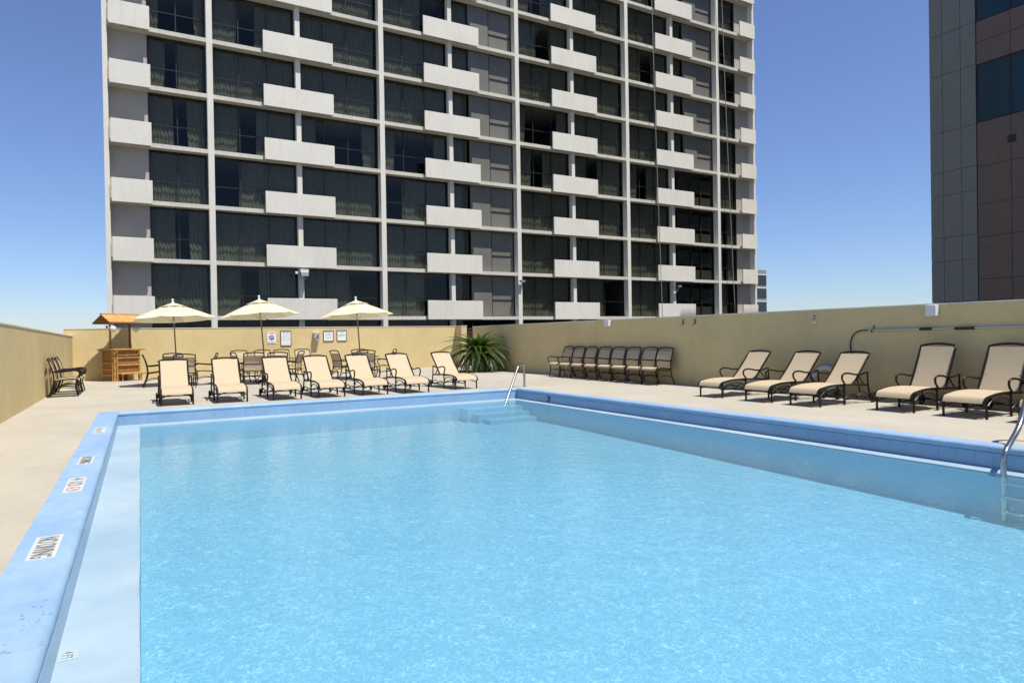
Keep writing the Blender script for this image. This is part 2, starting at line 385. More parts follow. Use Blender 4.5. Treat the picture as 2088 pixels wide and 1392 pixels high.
# coping: extruded profile with bull-nose
def coping(p0, p1, inward, width):
    p0 = P(p0); p1 = P(p1); w = P(inward)
    prof = [(-width, .010), (-.035, .012), (-.012, .004), (.004, -.012), (.008, -.032), (.004, -.055), (-.006, -.068), (-.03, -.07), (-.03, -.12), (-width, -.12)]
    NN = max(8, int((p1-p0).length/.25)); vs = []
    for i in range(NN+1):
        c = p0+(p1-p0)*i/NN; jx = random.uniform(-.0015,.0015)
        for a, z in prof: vs.append(c+w*(a+jx)+P((0,0,z)))
    k = len(prof); fs = [(i*k+j, i*k+(j+1)%k, (i+1)*k+(j+1)%k, (i+1)*k+j) for i in range(NN) for j in range(k)]
    fs += [tuple(range(k)), tuple(reversed([NN*k+j for j in range(k)]))]
    return struct(MB().add(vs, fs).build('pool_coping', coping_m, smooth=True))
coping((PX0, oy0, 0), (PX0, oy1, 0), (1,0,0), CW_L)
coping((PX1, oy0, 0), (PX1, oy1, 0), (-1,0,0), CW)
coping((PX0-.034, PY1, -.001), (PX1+.034, PY1, -.001), (0,-1,0), CW)
coping((PX0-.034, PY0, -.001), (PX1+.034, PY0, -.001), (0,1,0), CW)

# ================================================================== HOTEL TOWER
TX, TY, TW, TZ, TH = 3.546, 39.006, 9.6377, 2.63, 3.0
LE, RE = -1.41, 46.54
F0, F1 = -1, 9            # slabs with index F0..F1+1
tower = thing('hotel_tower', (0,0,0), 'pale concrete hotel tower with a grid of dark windows and staggered balcony panels', 'building')
zb, ztop = GZ, TZ+(F1+2)*TH+1.2
colm = MB(); colm.box(-.15, .15, 0, .5, zb, ztop)
c0 = colm.build('column', tower_m, tower)
for k in range(5):
    o = c0 if k == 0 else c0.copy()
    if k: C.objects.link(o)
    o.location = (TX+k*TW, TY-.006, 0)
for x0, x1 in ((LE, LE+.22), (RE-.22, RE)): MB().box(x0, x1, TY-.004, TY+.5, zb, ztop).build('column', tower_m, tower)
for x0, x1 in ((LE+.001, LE+.3), (RE-.3, RE-.001)): MB().box(x0, x1, TY+.502, TY+18, zb, ztop).build('side_wall', tower_rough, tower)
MB().box(LE, RE, TY+.51, TY+18, TZ+(F1+2)*TH+.12, ztop).build('roof', tower_m, tower)
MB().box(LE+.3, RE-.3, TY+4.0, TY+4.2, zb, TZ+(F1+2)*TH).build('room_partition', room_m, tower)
sm = MB(); sm.box(LE+.002, RE-.002, .0, 4.0, -.11, .11); s0 = None
for k in range(F0-3, F1+3):
    if s0 is None: s0 = sm.build('floor_slab', soffit_m, tower); o = s0
    else: o = s0.copy(); C.objects.link(o)
    o.location = (0, TY+random.uniform(0,.003), TZ+k*TH)
# party walls between rooms
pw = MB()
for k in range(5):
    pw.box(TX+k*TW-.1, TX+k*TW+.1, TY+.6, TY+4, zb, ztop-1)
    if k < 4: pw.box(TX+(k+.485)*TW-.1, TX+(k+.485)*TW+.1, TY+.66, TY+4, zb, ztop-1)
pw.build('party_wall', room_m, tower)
# balcony panels
bp = MB(); bp.box(0, 3.90, 0, .10, 0, 1.21); bp0 = bp.build('balcony_panel', tower_m, tower, bevel=.008)
ret = MB(); ret.box(0, .10, 0, .5, 0, 1.0); 
be = MB(); be.box(0, 1.83, 0, .10, 0, 1.21); be0 = be.build('balcony_panel', tower_m, tower, bevel=.008)
fn = MB(); fn.box(-.135, .135, 0, .52, .11, TH-.11); fn0 = fn.build('fin_column', tower_m, tower)
br = MB(); br.box(0, .25, .0, .16, 0, .12)   # steel stubs carrying the panel
ufn = ub = ue = False
for k in range(F0, F1+2):
    z = TZ+k*TH
    for b_ in range(4):
        o = fn0 if not ufn else fn0.copy()
        if ufn: C.objects.link(o)
        ufn = True; o.location = (TX+(b_+.485)*TW, TY+.12, z)
        if k >= 0:
            o = bp0 if not ub else bp0.copy()
            if ub: C.objects.link(o)
            ub = True; o.location = (TX+(b_+.2835)*TW+random.uniform(-.01,.01), TY-.20+random.uniform(-.012,.012), z-.10)
            o.rotation_euler = (0, 0, random.uniform(-.002,.002))
    if k >= 0:
        for x in (-1.12, 44.62):
            o = be0 if not ue else be0.copy()
            if ue: C.objects.link(o)
            ue = True; o.location = (x, TY-.20+random.uniform(-.012,.012), z-.10)
# panel backing brackets, small blocks between slab edge and panel
bk = MB()
for k in range(0, F1+2):
    for b_ in range(4):
        for dx in (.4, 1.95, 3.5): bk.box(TX+(b_+.2835)*TW+dx-.12, TX+(b_+.2835)*TW+dx+.12, TY-.098, TY-.001, TZ+k*TH-.08, TZ+k*TH+.08)
    for x in (-1.12, 44.62):
        for dx in (.4, 1.4): bk.box(x+dx-.12, x+dx+.12, TY-.098, TY-.001, TZ+k*TH-.08, TZ+k*TH+.08)
o = bk.build('panel_bracket', tower_m, tower); o['kind'] = 'stuff'
# end walls
ew = MB(); ew.box(LE+.22, .57, TY+.5, TY+.7, zb, ztop-1); ew.build('end_wall', tower_rough, tower)
ew = MB(); ew.box(44.70, RE-.22, TY+.5, TY+.7, zb, ztop-1); ew.build('end_wall', tower_rough, tower)
# windows ------------------------------------------------------------
HW = TH-.22
def frame_mesh(w, mulls, transom=1.11, thick=.05, sub=0):
    m = MB(); t = thick
    m.box(0, w, 0, .07, 0, t); m.box(0, w, 0, .07, HW-t, HW); m.box(0, t, .001, .069, t, HW-t); m.box(w-t, w, .001, .069, t, HW-t)
    for x in mulls: m.box(x-t/2, x+t/2, .002, .068, t, HW-t)
    xs = [t]+[x for x in mulls]+[w-t]
    for a, b2 in zip(xs[:-1], xs[1:]): m.box(a+(0 if a == t else t/2)+.001, b2-(0 if b2 == w-t else t/2)-.001, .012, .058, transom, transom+.045)
    return m
def curtain_mesh(x0, x1, y, top=HW-.06, amp=.026, folds=None, flare=0):
    m = MB(); n_ = max(8, int((x1-x0)*48)); vs = []; fs = []
    ph = random.random()*6; rows = [(.06, 1.15), (.5, 1.05), (1.1, 1), (top, .8)]
    for r, (z, a) in enumerate(rows):
        for i in range(n_+1):
            x = x0+(x1-x0)*i/n_
            q = math.sin(x*37+ph+1.8*math.sin(x*3.1+ph))*amp*a + .012*math.sin(x*9+ph*2)
            xx = x+flare*(1.1-z)*.12*(1 if z < 1.1 else 0)*math.sin(x*2+ph)
            vs.append((min(max(xx, x0-.02), x1+.02), y+q, z+(.03*math.sin(x*7+ph) if r == 0 else 0)))
    for r in range(len(rows)-1):
        for i in range(n_): a = r*(n_+1)+i; fs.append((a, a+1, a+n_+2, a+n_+1))
    return m.add(vs, fs)
# window kinds: (x0 rel. bay, width, mullions)
KL = (.15, 4.40, [1.37, 2.86]); KR = (4.82, 4.66, [1.36, 2.80]); KE = (.57-TX, 2.82, [1.38])
cache = {}
win0 = {}
def window(kind, key, X, k, light=False, dark=False):
    x0, w, mulls = kind; z = TZ+k*TH+.11; fr4 = light == 3 and k < 4
    wkey = (key, fr4)
    if wkey not in win0:
        thick = .05 if not fr4 else .085
        fm = frame_mesh(w, mulls if not light else ([.62, 2.10, 3.2] if fr4 else [1.30, 2.9]), thick=thick); fo = fm.build('window', bronze, tower); win0[wkey] = fo.data; me = fo
    else: me = obj('window', win0[wkey], tower)
    me.location = (X+x0, TY+.5, z)
    vis = 0 <= k <= 8
    ml = mulls if not light else ([.62, 2.10, 3.2] if fr4 else [1.30, 2.9])
    xs = [.03]+list(ml)+[w-.03]
    if not vis: xs = [.03, w-.03]
    for ip, (a, b2) in enumerate(zip(xs[:-1], xs[1:])):
        if light and not fr4 and vis and ip == 2: continue
        pk = (round(b2-a, 3))
        if pk not in cache: cache[pk] = MB().quad((0,0,0),(b2-a,0,0),(b2-a,0,HW-.06),(0,0,HW-.06)).build('pane', pane_m, me).data; po = me.children[-1] if me.children else None; po = [c for c in bpy.data.objects if c.data == cache[pk]][0]
        else: po = obj('pane', cache[pk], me)
        po.location = (a, .034+random.uniform(-.004,.004), .03); po.rotation_euler = (random.uniform(-.004,.004), 0, random.uniform(-.005,.005))
    if not vis: return
    if light:
        ck = (key, fr4, 'light')
        if ck not in cache:
            ps = []
            if fr4:
                m = MB(); m.box(.10, .55, .11, .13, .06, 1.75); m.box(.70, 2.03, .10, .12, 1.28, 2.42); m.box(.70, 2.03, .10, .12, .08, .98)
                m.box(2.2, 3.12, .10, .12, 1.30, 2.35); m.box(2.2, 3.12, .10, .12, .10, .85); m.box(3.28, 4.5, .10, .12, 1.25, 2.3); m.box(3.28, 4.5, .10, .12, .10, .85)
                ps.append((m, blind_m))
            else:
                m = MB(); m.box(1.34, 2.86, -.02, .0, .06, HW-.06); m.box(2.94, 4.6, .06, .0665, .06, HW-.06); ps.append((m, greypanel))
                ps.append((curtain_mesh(.08, 1.25, .22), curtain_m))
            cache[ck] = [(p.build('blind' if q != curtain_m else 'curtain', q, me).data, 0) for p, q in ps]
        else:
            for dta, _ in cache[ck]: obj('curtain' if dta.name.startswith('curtain') else 'blind', dta, me)
        return
    if dark: return
    var = random.choice([0, 0, 0, 1, 2, 3, 4, 5])
    ck = (key, var)
    if ck not in cache:
        seg = {0: [(.08, w-.08)], 1: [(.08, w*.42), (w*.66, w-.08)], 2: [(.08, w*.62)], 3: [(w*.30, w-.08)], 4: [(.08, w*.30), (w*.52, w-.08)], 5: [(.08, w*.20), (w*.80, w-.08)]}[var]
        m = MB()
        for a, b2 in seg: t = curtain_mesh(a, b2, .27, flare=1); m.add(t.v, t.f)
        cache[ck] = m.build('curtain', curtain_m, me, smooth=True).data
    else: obj('curtain', cache[ck], me)
for k in range(F0, F1+1):
    window(KE, 'end_l', TX, k, dark=(k < 0))
    window((.16, 2.42, [1.2]), 'end_r', TX+4*TW, k, dark=(k < 0))
    for b_ in range(4):
        window(KL, 'left', TX+b_*TW, k, dark=(k < 0))
        window(KR, 'right', TX+b_*TW, k, light=(b_ if b_ in (1, 3) else 0), dark=(k < 0))

# floodlights on the tower
fl = thing('floodlight', (8.29, TY-.30, 5.22), 'large floodlight with a small box beside it, under a balcony panel above the umbrellas', 'floodlight', 'floodlights on the tower')
MB().box(-.22, .24, -.02, .18, .02, .20).build('housing_top', white_p, fl)
MB().box(-.20, .22, -.08, .15, -.20, .018).build('lamp_face', alu, fl)
q = MB(); q.tube([(-.1,.1,-.2),(-.05,.15,-.35),(.1,.15,-.35),(.14,.1,-.2)], .02); q.tube([(0,.15,-.3),(0,.42,-.3)], .025); q.build('bracket', alu, fl)
MB().box(-.50, -.36, .0, .15, -.08, .06).build('sensor', white_p, fl)
for x, lab in ((22.86, 'small dark floodlight on the middle column of the tower, just above the corner palm'), (37.3, 'small floodlight on a short arm below a right hand balcony panel')):
    fl = thing('floodlight', (x, TY-.28, 5.14), lab, 'floodlight', 'floodlights on the tower')
    MB().box(-.16, .16, -.06, .16, -.08, .06).build('housing', alu, fl)
    q = MB(); q.tube([(0,.1,-.08),(-.04,.2,-.3),(-.06,.27,-.45)], .03); q.build('arm', alu, fl)
for a, b2, lab in (((34.56, 26.97+6), (35.34, 1.2), 'thin vertical cable hanging down the tower left of the fourth balcony column'), ((42.1, 33), (43.4, 1.2), 'thin vertical cable hanging down the dark windows near the right edge of the tower')):
    q = MB(); q.tube([(a[0], TY-.45, a[1]), ((a[0]+b2[0])/2-.05, TY-.42, (a[1]+b2[1])/2), (b2[0], TY-.45, b2[1])], .028, n=5, sub=6)
    tag(q.build('hanging_cable', M('cable_grey', (.28, .27, .25), .7)), lab, 'cable', 'cables hanging on the tower')

# small grey building beyond the tower's right edge
fb = thing('office_block', (0,0,0), 'low grey building with dark window bands just past the right edge of the tower', 'building')
MB().box(96, 110.2, 90, 112, GZ, 13.9).build('wall', fargrey, fb)
for zz in (10.9, 8.3, 5.6, 2.9, .2): MB().box(96.2, 110.1, 89.93, 89.999, zz, zz+1.85).build('window', dark_tint, fb)
for zz in (12.85, 10.2, 7.5, 4.8): MB().box(96, 110.25, 89.85, 90-.001, zz, zz+.18).build('sill', white_p, fb)

# right hand office tower clad in granite
rb = thing('office_tower', (0,0,0), 'dark granite clad office tower cropped by the right edge of the photograph', 'building')
BX, top = 45.0, 40
MB().box(BX+.06, BX+25, -16, 23.70, GZ, top).build('core_wall', joint_m, rb)
rows_g = [-16, -12, -8, -4, 0, 3.1, 5.70, 7.23, 9.90, 11.41, 13.95, 17.6, 20.2, 23.4, 26.4, 29.4, 32.4, 35.4, 38, 40]
cols_g = [23.75, 22.97, 21.90, 21.04]
pc = {}
def slab_panel(y1, y0, z0, z1, mat, out=.0, nm='panel'):
    gk = (round(y1-y0,3), round(z1-z0,3), mat.name)
    if gk not in pc:
        m = MB(); m.box(0, .055, .012, y1-y0-.012, .012, z1-z0-.012); o = m.build(nm, mat, rb, bevel=.004); pc[gk] = o.data
    else: o = obj(nm, pc[gk], rb)
    o.location = (BX-out+random.uniform(0,.004), y0, z0)
for a, b2 in zip(rows_g[:-1], rows_g[1:]):
    for y1, y0 in zip(cols_g[:-1], cols_g[1:]): slab_panel(y1, y0, a, b2, granite, .05, 'cladding_panel')
ys = [21.02, 19.21, 17.35, 15.5, 13.6, 11.7, 9.8, 7.9, 6.0]
wz = [(14.03, 17.52), (20.20, 23.7), (26.4, 29.9), (32.6, 36.1)]
br_rows = [3.1, 4.4, 7.0, 9.0, 11.3, 14.0]
rowsb = [(-16,-12),(-12,-8),(-8,-4),(-4,0),(0,3.1)]+list(zip(br_rows[:-1], br_rows[1:]))+[(17.55,18.9),(18.9,20.17),(23.73,26.37),(29.93,32.57),(36.13,40)]
for y1, y0 in zip(ys[:-1], ys[1:]):
    for a, b2 in rowsb: slab_panel(y1, y0, a, b2, granite_b, 0, 'cladding_panel')
    for a, b2 in wz:
        wo_ = MB(); wo_.box(BX+.02, BX+.09, y0, y0+.05, a, b2); wo_.box(BX+.02, BX+.09, y1-.05, y1, a, b2); wo_.box(BX+.021, BX+.089, y0+.05, y1-.05, a, a+.05); wo_.box(BX+.021, BX+.089, y0+.05, y1-.05, b2-.05, b2)
        fo = wo_.build('window', bronze, rb); MB().quad((BX+.05,y0+.05,a+.05),(BX+.05,y1-.05,a+.05),(BX+.05,y1-.05,b2-.05),(BX+.05,y0+.05,b2-.05)).build('pane', office_glass, fo)
MB().box(BX-.01, BX+.01, 18.95, 19.4, 12.35, 12.8).build('vent', joint_m, rb)

# ================================================================== FURNITURE
# ---- lounger: u = +Y away from the foot, foot at origin centre; width along X
def lounger(top, hinge=(1.0, .355), name='sun_lounger'):
    r = bpy.data.objects.new(name, None); C.objects.link(r)
    hw = .30; rt = .018
    rail = [(-.075,.225),(-.05,.275),(-.005,.315),(.10,.335),(.32,.362),(.62,.368),(.85,.36),(1.05,.35),(1.43,.335)]
    for sx in (-1, 1):
        MB().tube([(sx*hw, u, z) for u, z in rail], .020, n=7, sub=3).build('side_rail', metal_br, r, smooth=True)
    # seat sling
    sr = catmull([P((0, u, z+.012)) for u, z in rail[:7]]+[P((0, hinge[0]-.02, hinge[1]+.008))], 3)
    A = [(-hw+.012, p.y, p.z-.000) for p in sr]; B = [(hw-.012, p.y, p.z) for p in sr]
    A2, B2 = [], []
    MB().sheet(B, A, .007).build('seat_sling', sling, r, smooth=True)
    # back frame + sling
    h = P((0, hinge[0], hinge[1])); t = P((0, top[0], top[1])); dv = (t-h)
    arch = [P((x*(hw-.01),0,0))+t+dv.normalized()*(.045*(1-x*x)-.008) for x in (-1,-.9,-.75,-.4,0,.4,.75,.9,1)]
    hoop = [P((-(hw-.01),0,0))+h+dv*f for f in (0,.3,.6,.9)]+arch+[P(((hw-.01),0,0))+h+dv*f for f in (.9,.6,.3,0)]
    MB().tube(hoop, .020, n=7).build('back_frame', metal_br, r, smooth=True)
    nrm = P((0,-dv.z,dv.y)).normalized()
    bs = [h+dv*f+nrm*(.012-.02*math.sin(math.pi*f)) for f in (.0,.1,.25,.4,.55,.7,.85,.965)]
    MB().sheet([b_+P((hw-.02,0,0)) for b_ in bs], [b_-P((hw-.02,0,0)) for b_ in bs], .007).build('back_sling', sling, r, smooth=True)
    # legs
    for sx in (-1, 1):
        x = sx*(hw+.004)
        MB().tube([(x,-.0,.0),(x,-.004,.15),(x,.0,.33)], [.020,.018,.018], n=7).build('leg', metal_br, r, smooth=True)
        MB().tube([(x+sx*.012,.69,.0),(x+sx*.012,.68,.20),(x+sx*.012,.69,.39)], [.020,.018,.018], n=7).build('leg', metal_br, r, smooth=True)
        MB().tube([(x+sx*.012,1.40,.56),(x+sx*.012,1.415,.35),(x+sx*.02,1.45,.16),(x+sx*.03,1.50,.07)], [.015,.016,.020,.02], n=7, sub=3).build('rear_post', metal_br, r, smooth=True)
        xa = x+sx*.018
        MB().tube([(xa,1.405,.565),(xa,1.34,.575),(xa,1.20,.545),(xa,1.0,.545),(xa,.86,.570),(xa,.72,.578),(xa,.635,.555),(xa,.615,.50),(xa,.635,.445),(xa,.68,.405),(xa,.69,.375)], .018, n=7, sub=3).build('armrest', metal_br, r, smooth=True)
        # wheel
        wx = x+sx*.055; m = MB(); k = 18
        m.tube([(wx, 1.50+.085*math.cos(2*math.pi*i/k), .095+.085*math.sin(2*math.pi*i/k)) for i in range(k+1)], .016, n=6, cap=False)
        for a in range(3): m.tube([(wx, 1.50-.08*math.cos(a*1.047), .095-.08*math.sin(a*1.047)), (wx, 1.50+.08*math.cos(a*1.047), .095+.08*math.sin(a*1.047))], .007, n=5)
        m.tube([(wx-.02,1.5,.095),(wx+.02,1.5,.095)], .02, n=8); m.build('wheel', metal_br, r, smooth=True)
        # lower side rail and arched brace
        q = MB(); xl = x+sx*.01
        q.tube([(xl,.69,.10),(xl,1.05,.095),(xl,1.48,.09)], .0115, n=6); q.tube([(xl,.70,.11),(xl,.80,.165),(xl,.92,.185),(xl,1.02,.165),(xl,1.08,.10),(xl,1.14,.165),(xl,1.26,.20),(xl,1.36,.18),(xl,1.44,.11)], .0105, n=6, sub=2)
        q.tube([(xl,.01,.20),(xl,.12,.27),(xl,.33,.305),(xl,.55,.29),(xl,.68,.20)], .0115, n=6, sub=2); q.build('side_brace', metal_br, r, smooth=True)['kind'] = 'stuff'
    q = MB(); q.tube([(-hw,.0,.165),(-hw*.5,.0,.225),(0,.0,.238),(hw*.5,.0,.225),(hw,.0,.165)], .0115, n=6, sub=3)
    q.tube([(-hw,-.0,.235),(hw,-.0,.235)], .010, n=6); q.tube([(-hw,.69,.16),(0,.69,.22),(hw,.69,.16)], .0115, n=6, sub=3)
    q.tube([(-hw-.04,1.50,.095),(hw+.04,1.50,.095)], .0115, n=6); q.tube([(-hw,1.42,.335),(hw,1.42,.335)], .012, n=6); q.tube([(-hw,.70,.34),(hw,.70,.34)], .01, n=6)
    q.build('cross_brace', metal_br, r, smooth=True)['kind'] = 'stuff'
    q = MB(); mid = h+dv*.36
    for sx in (-1, 1): q.tube([(sx*.24, mid.y, mid.z-.01), (sx*.24, min(mid.y+.28, 1.40), .34)], .0115, n=6)
    q.build('recline_prop', metal_br, r, smooth=True)['kind'] = 'stuff'
    return r
loA = lounger((1.60, .93)); loB = lounger((1.53, .925)); loC = lounger((1.37, 1.075))
def place(proto, used, x, y, rz, label, cat, group):
    o = proto if proto.name not in used else copy_tree(proto)
    if o is proto: used.add(proto.name)
    o.location = (x, y, 0); o.rotation_euler = (0, 0, rz); return tag(o, label, cat, group)
used = set()
GA = 'sun loungers in a row behind the far edge of the pool'; GB = 'sun loungers along the right hand wall'
LA = [((.30+.79)/2, 12.80, 'leftmost sun lounger of the far row, in front of the first umbrella table'),
      ((1.19+1.66)/2+.0, 12.74, 'tan sun lounger second from the left in the far row, between the first two umbrellas'),
      ((2.11+2.6)/2, 12.63, 'third sun lounger from the left in the far row, before the middle umbrella'),
      ((2.92+3.41)/2, 12.60, 'middle sun lounger of the seven in the far row, below the framed rules sign'),
      ((3.77+4.24)/2, 12.55, 'fifth sun lounger from the left in the far row, before the third umbrella'),
      ((4.60+5.07)/2, 12.45, 'tan sun lounger second from the right in the far row, right of the third umbrella'),
      ((5.78+6.29)/2, 12.67, 'rightmost sun lounger of the far row, turned in profile beside the sago palm')]
k_ = 1.2273
for i, (x, y, lab) in enumerate(LA):
    place(loA, used, x*k_, y*k_, (.0, -.015, .0, .01, .0, -.02, .02)[i], lab, 'sun lounger', GA)
LB = [(8.58, 8.185, 'B', 'leftmost sun lounger by the right wall, reclined, next to the row of chairs'),
      (8.56, 7.17, 'B', 'second sun lounger from the left by the right wall, with the white ring behind it'),
      (8.58, 6.345, 'B', 'third sun lounger by the right wall, reclined beneath the hanging black hose'),
      (8.90, 5.195, 'C', 'sun lounger with upright back under the wall pole, second from the right edge'),
      (8.92, 4.34, 'C', 'large sun lounger with upright back nearest the ladder at the right edge'),
      (8.92, 3.50, 'C', 'sun lounger mostly cut off by the right edge of the photograph, only its foot showing')]
for x, y, v, lab in LB:
    place(loB if v == 'B' else loC, used, x*k_, y*k_, -math.pi/2+random.uniform(-.015,.015), lab, 'sun lounger', GB)

# ---- chair: faces -Y, origin on the floor under the front feet; back towards +Y
def chair():
    r = bpy.data.objects.new('patio_chair', None); C.objects.link(r); hw = .288
    for sx in (-1, 1):
        x = sx*hw
        MB().tube([(x,-.02,0),(x,.0,.10),(x,.03,.25),(x,.015,.38),(x,.0,.46)], [.018,.016], n=6, sub=3).build('leg', metal_br, r, smooth=True)
        MB().tube([(x,.62,0),(x,.55,.16),(x,.50,.32),(x,.485,.45),(x,.50,.62),(x,.545,.80),(x,.61,.965)], .0165, n=6, sub=3).build('back_post', metal_br, r, smooth=True)
        xa = x+sx*.02
        MB().tube([(xa,.505,.645),(xa,.40,.635),(xa,.22,.650),(xa,.06,.668),(xa,-.03,.645),(xa,-.06,.585),(xa,-.035,.52),(xa,.0,.47)], .0165, n=6, sub=3).build('armrest', metal_br, r, smooth=True)
        q = MB(); q.tube([(x,.0,.435),(x,.12,.455),(x,.35,.435),(x,.49,.415)], .016, n=6, sub=2)
        q.tube([(x,.02,.19),(x,.15,.235),(x,.30,.245),(x,.45,.225),(x,.55,.17)], .0105, n=5, sub=2); q.build('seat_rail', metal_br, r, smooth=True)['kind'] = 'stuff'
    sp = catmull([P((0,-.045,.385)),P((0,-.04,.43)),P((0,.0,.457)),P((0,.10,.472)),P((0,.30,.452)),P((0,.475,.43))], 3)
    MB().sheet([(hw-.01,p.y,p.z) for p in sp], [(-hw+.01,p.y,p.z) for p in sp], .006).build('seat_sling', sling, r, smooth=True)
    bp_ = catmull([P((0,.478,.44)),P((0,.492,.60)),P((0,.53,.76)),P((0,.585,.895))], 4)
    MB().sheet([(hw-.01,p.y,p.z) for p in bp_], [(-hw+.01,p.y,p.z) for p in bp_], .006).build('back_sling', sling, r, smooth=True)
    MB().tube([(x*hw,.61-.0*x,.962+.03*(1-x*x)) for x in (-1,-.6,0,.6,1)], .018, n=6, sub=3).build('top_rail', metal_br, r, smooth=True)
    q = MB(); q.tube([(-hw,.508,.645),(hw,.508,.645)], .0115, n=5); q.tube([(-hw,.50,.37),(hw,.50,.37)], .0115, n=5); q.tube([(-hw,.02,.20),(0,.02,.245),(hw,.02,.20)], .0105, n=5, sub=4); q.tube([(-hw,.49,.40),(0,.49,.43),(hw,.49,.40)], .0115, n=5, sub=3)
    q.tube([(-hw,-.035,.40),(hw,-.035,.40)], .0115, n=5); q.build('cross_bar', metal_br, r, smooth=True)['kind'] = 'stuff'
    return r
ch = chair()
def put_chair(x, y, facing, label, group):
    """x, y = centre of the seat; facing = direction the sitter looks, degrees (0 = +X)"""
    a = math.radians(facing+90); c, s = math.cos(a), math.sin(a)
    o = place(ch, used, x-(-.25*s), y-(.25*c), a, label, 'chair', group); return o
# origin is front feet; centre offset .25 along local +Y
def put_chair(x, y, facing, label, group):
    a = math.radians(facing+90); off = Vector((-math.sin(a), math.cos(a)))*.25
    return place(ch, used, x-off.x, y-off.y, a, label, 'chair', group)
G1 = 'patio chairs lined up against the right wall'
names = ['farthest of the eight patio chairs along the right wall, nearest the sago palm', 'second patio chair from the palm in the line of eight along the right wall',
 'third patio chair from the palm in the line of eight along the right wall', 'fourth patio chair from the palm in the line of eight along the right wall',
 'fifth patio chair from the palm in the line of eight along the right wall', 'sixth patio chair from the palm in the line of eight along the right wall',
 'seventh patio chair from the palm, second from the near end of the wall line', 'nearest patio chair of the eight along the right wall, its right side uncovered']
for i, y in enumerate((18.22, 17.58, 16.90, 16.18, 15.48, 14.80, 14.10, 13.47)):
    put_chair(12.13+.04*(3.5-i)/3.5, y, 180+random.uniform(-2,2), names[i], G1)
G2 = 'patio chairs pushed together against the left wall'
for y, lab in ((20.38, 'nearest of the three patio chairs against the left wall'), (21.30, 'middle of the three patio chairs against the left wall'), (22.25, 'farthest of the three patio chairs against the left wall, toward the bamboo bar')):
    put_chair(-1.68, y, 0+random.uniform(-2,2), lab, G2)
G3 = 'patio chairs around the umbrella tables'
put_chair(.42, 22.85, 2, 'patio chair facing right at the first umbrella table, beside the bamboo bar', G3)
put_chair(1.76, 22.75, 180, 'patio chair facing left at the right side of the first umbrella table', G3)
put_chair(1.12, 21.95, 92, 'patio chair seen from behind, on the pool side of the first umbrella table', G3)
put_chair(.93, 23.55, -88, 'patio chair on the wall side of the first umbrella table, in its shade', G3)
put_chair(2.88, 22.35, 10, 'patio chair facing right at the left side of the middle umbrella table', G3)
put_chair(3.05, 21.75, 86, 'patio chair seen from behind at the middle umbrella table, just left of the pole', G3)
put_chair(3.62, 21.20, 92, 'patio chair with its back peeking over the third lounger, right of the middle pole', G3)
put_chair(4.30, 22.35, 150, 'patio chair turned away at the right side of the middle umbrella table', G3)
G4 = 'spare patio chairs facing forward along the back wall'
for x, y, lab in ((3.33, 27.05, 'spare chair against the back wall, leftmost of the four'), (4.16, 26.85, 'spare chair against the back wall, second from the left, under the blue diver sign'),
                  (4.88, 26.85, 'spare chair against the back wall under the tall framed rules sign'), (5.62, 26.6, 'spare chair against the back wall, rightmost of the four, under the phone box')):
    put_chair(x, y, -90+random.uniform(-3,3), lab, G4)
put_chair(5.92, 21.9, 14, 'patio chair facing right at the left side of the third umbrella table', G3)
put_chair(6.36, 21.05, 84, 'patio chair seen from behind, nearest the pool at the third umbrella table', G3)
put_chair(6.75, 22.55, -92, 'patio chair on the wall side of the third umbrella table, behind another', G3)
put_chair(7.30, 21.75, 172, 'patio chair facing left at the right side of the third umbrella table', G3)

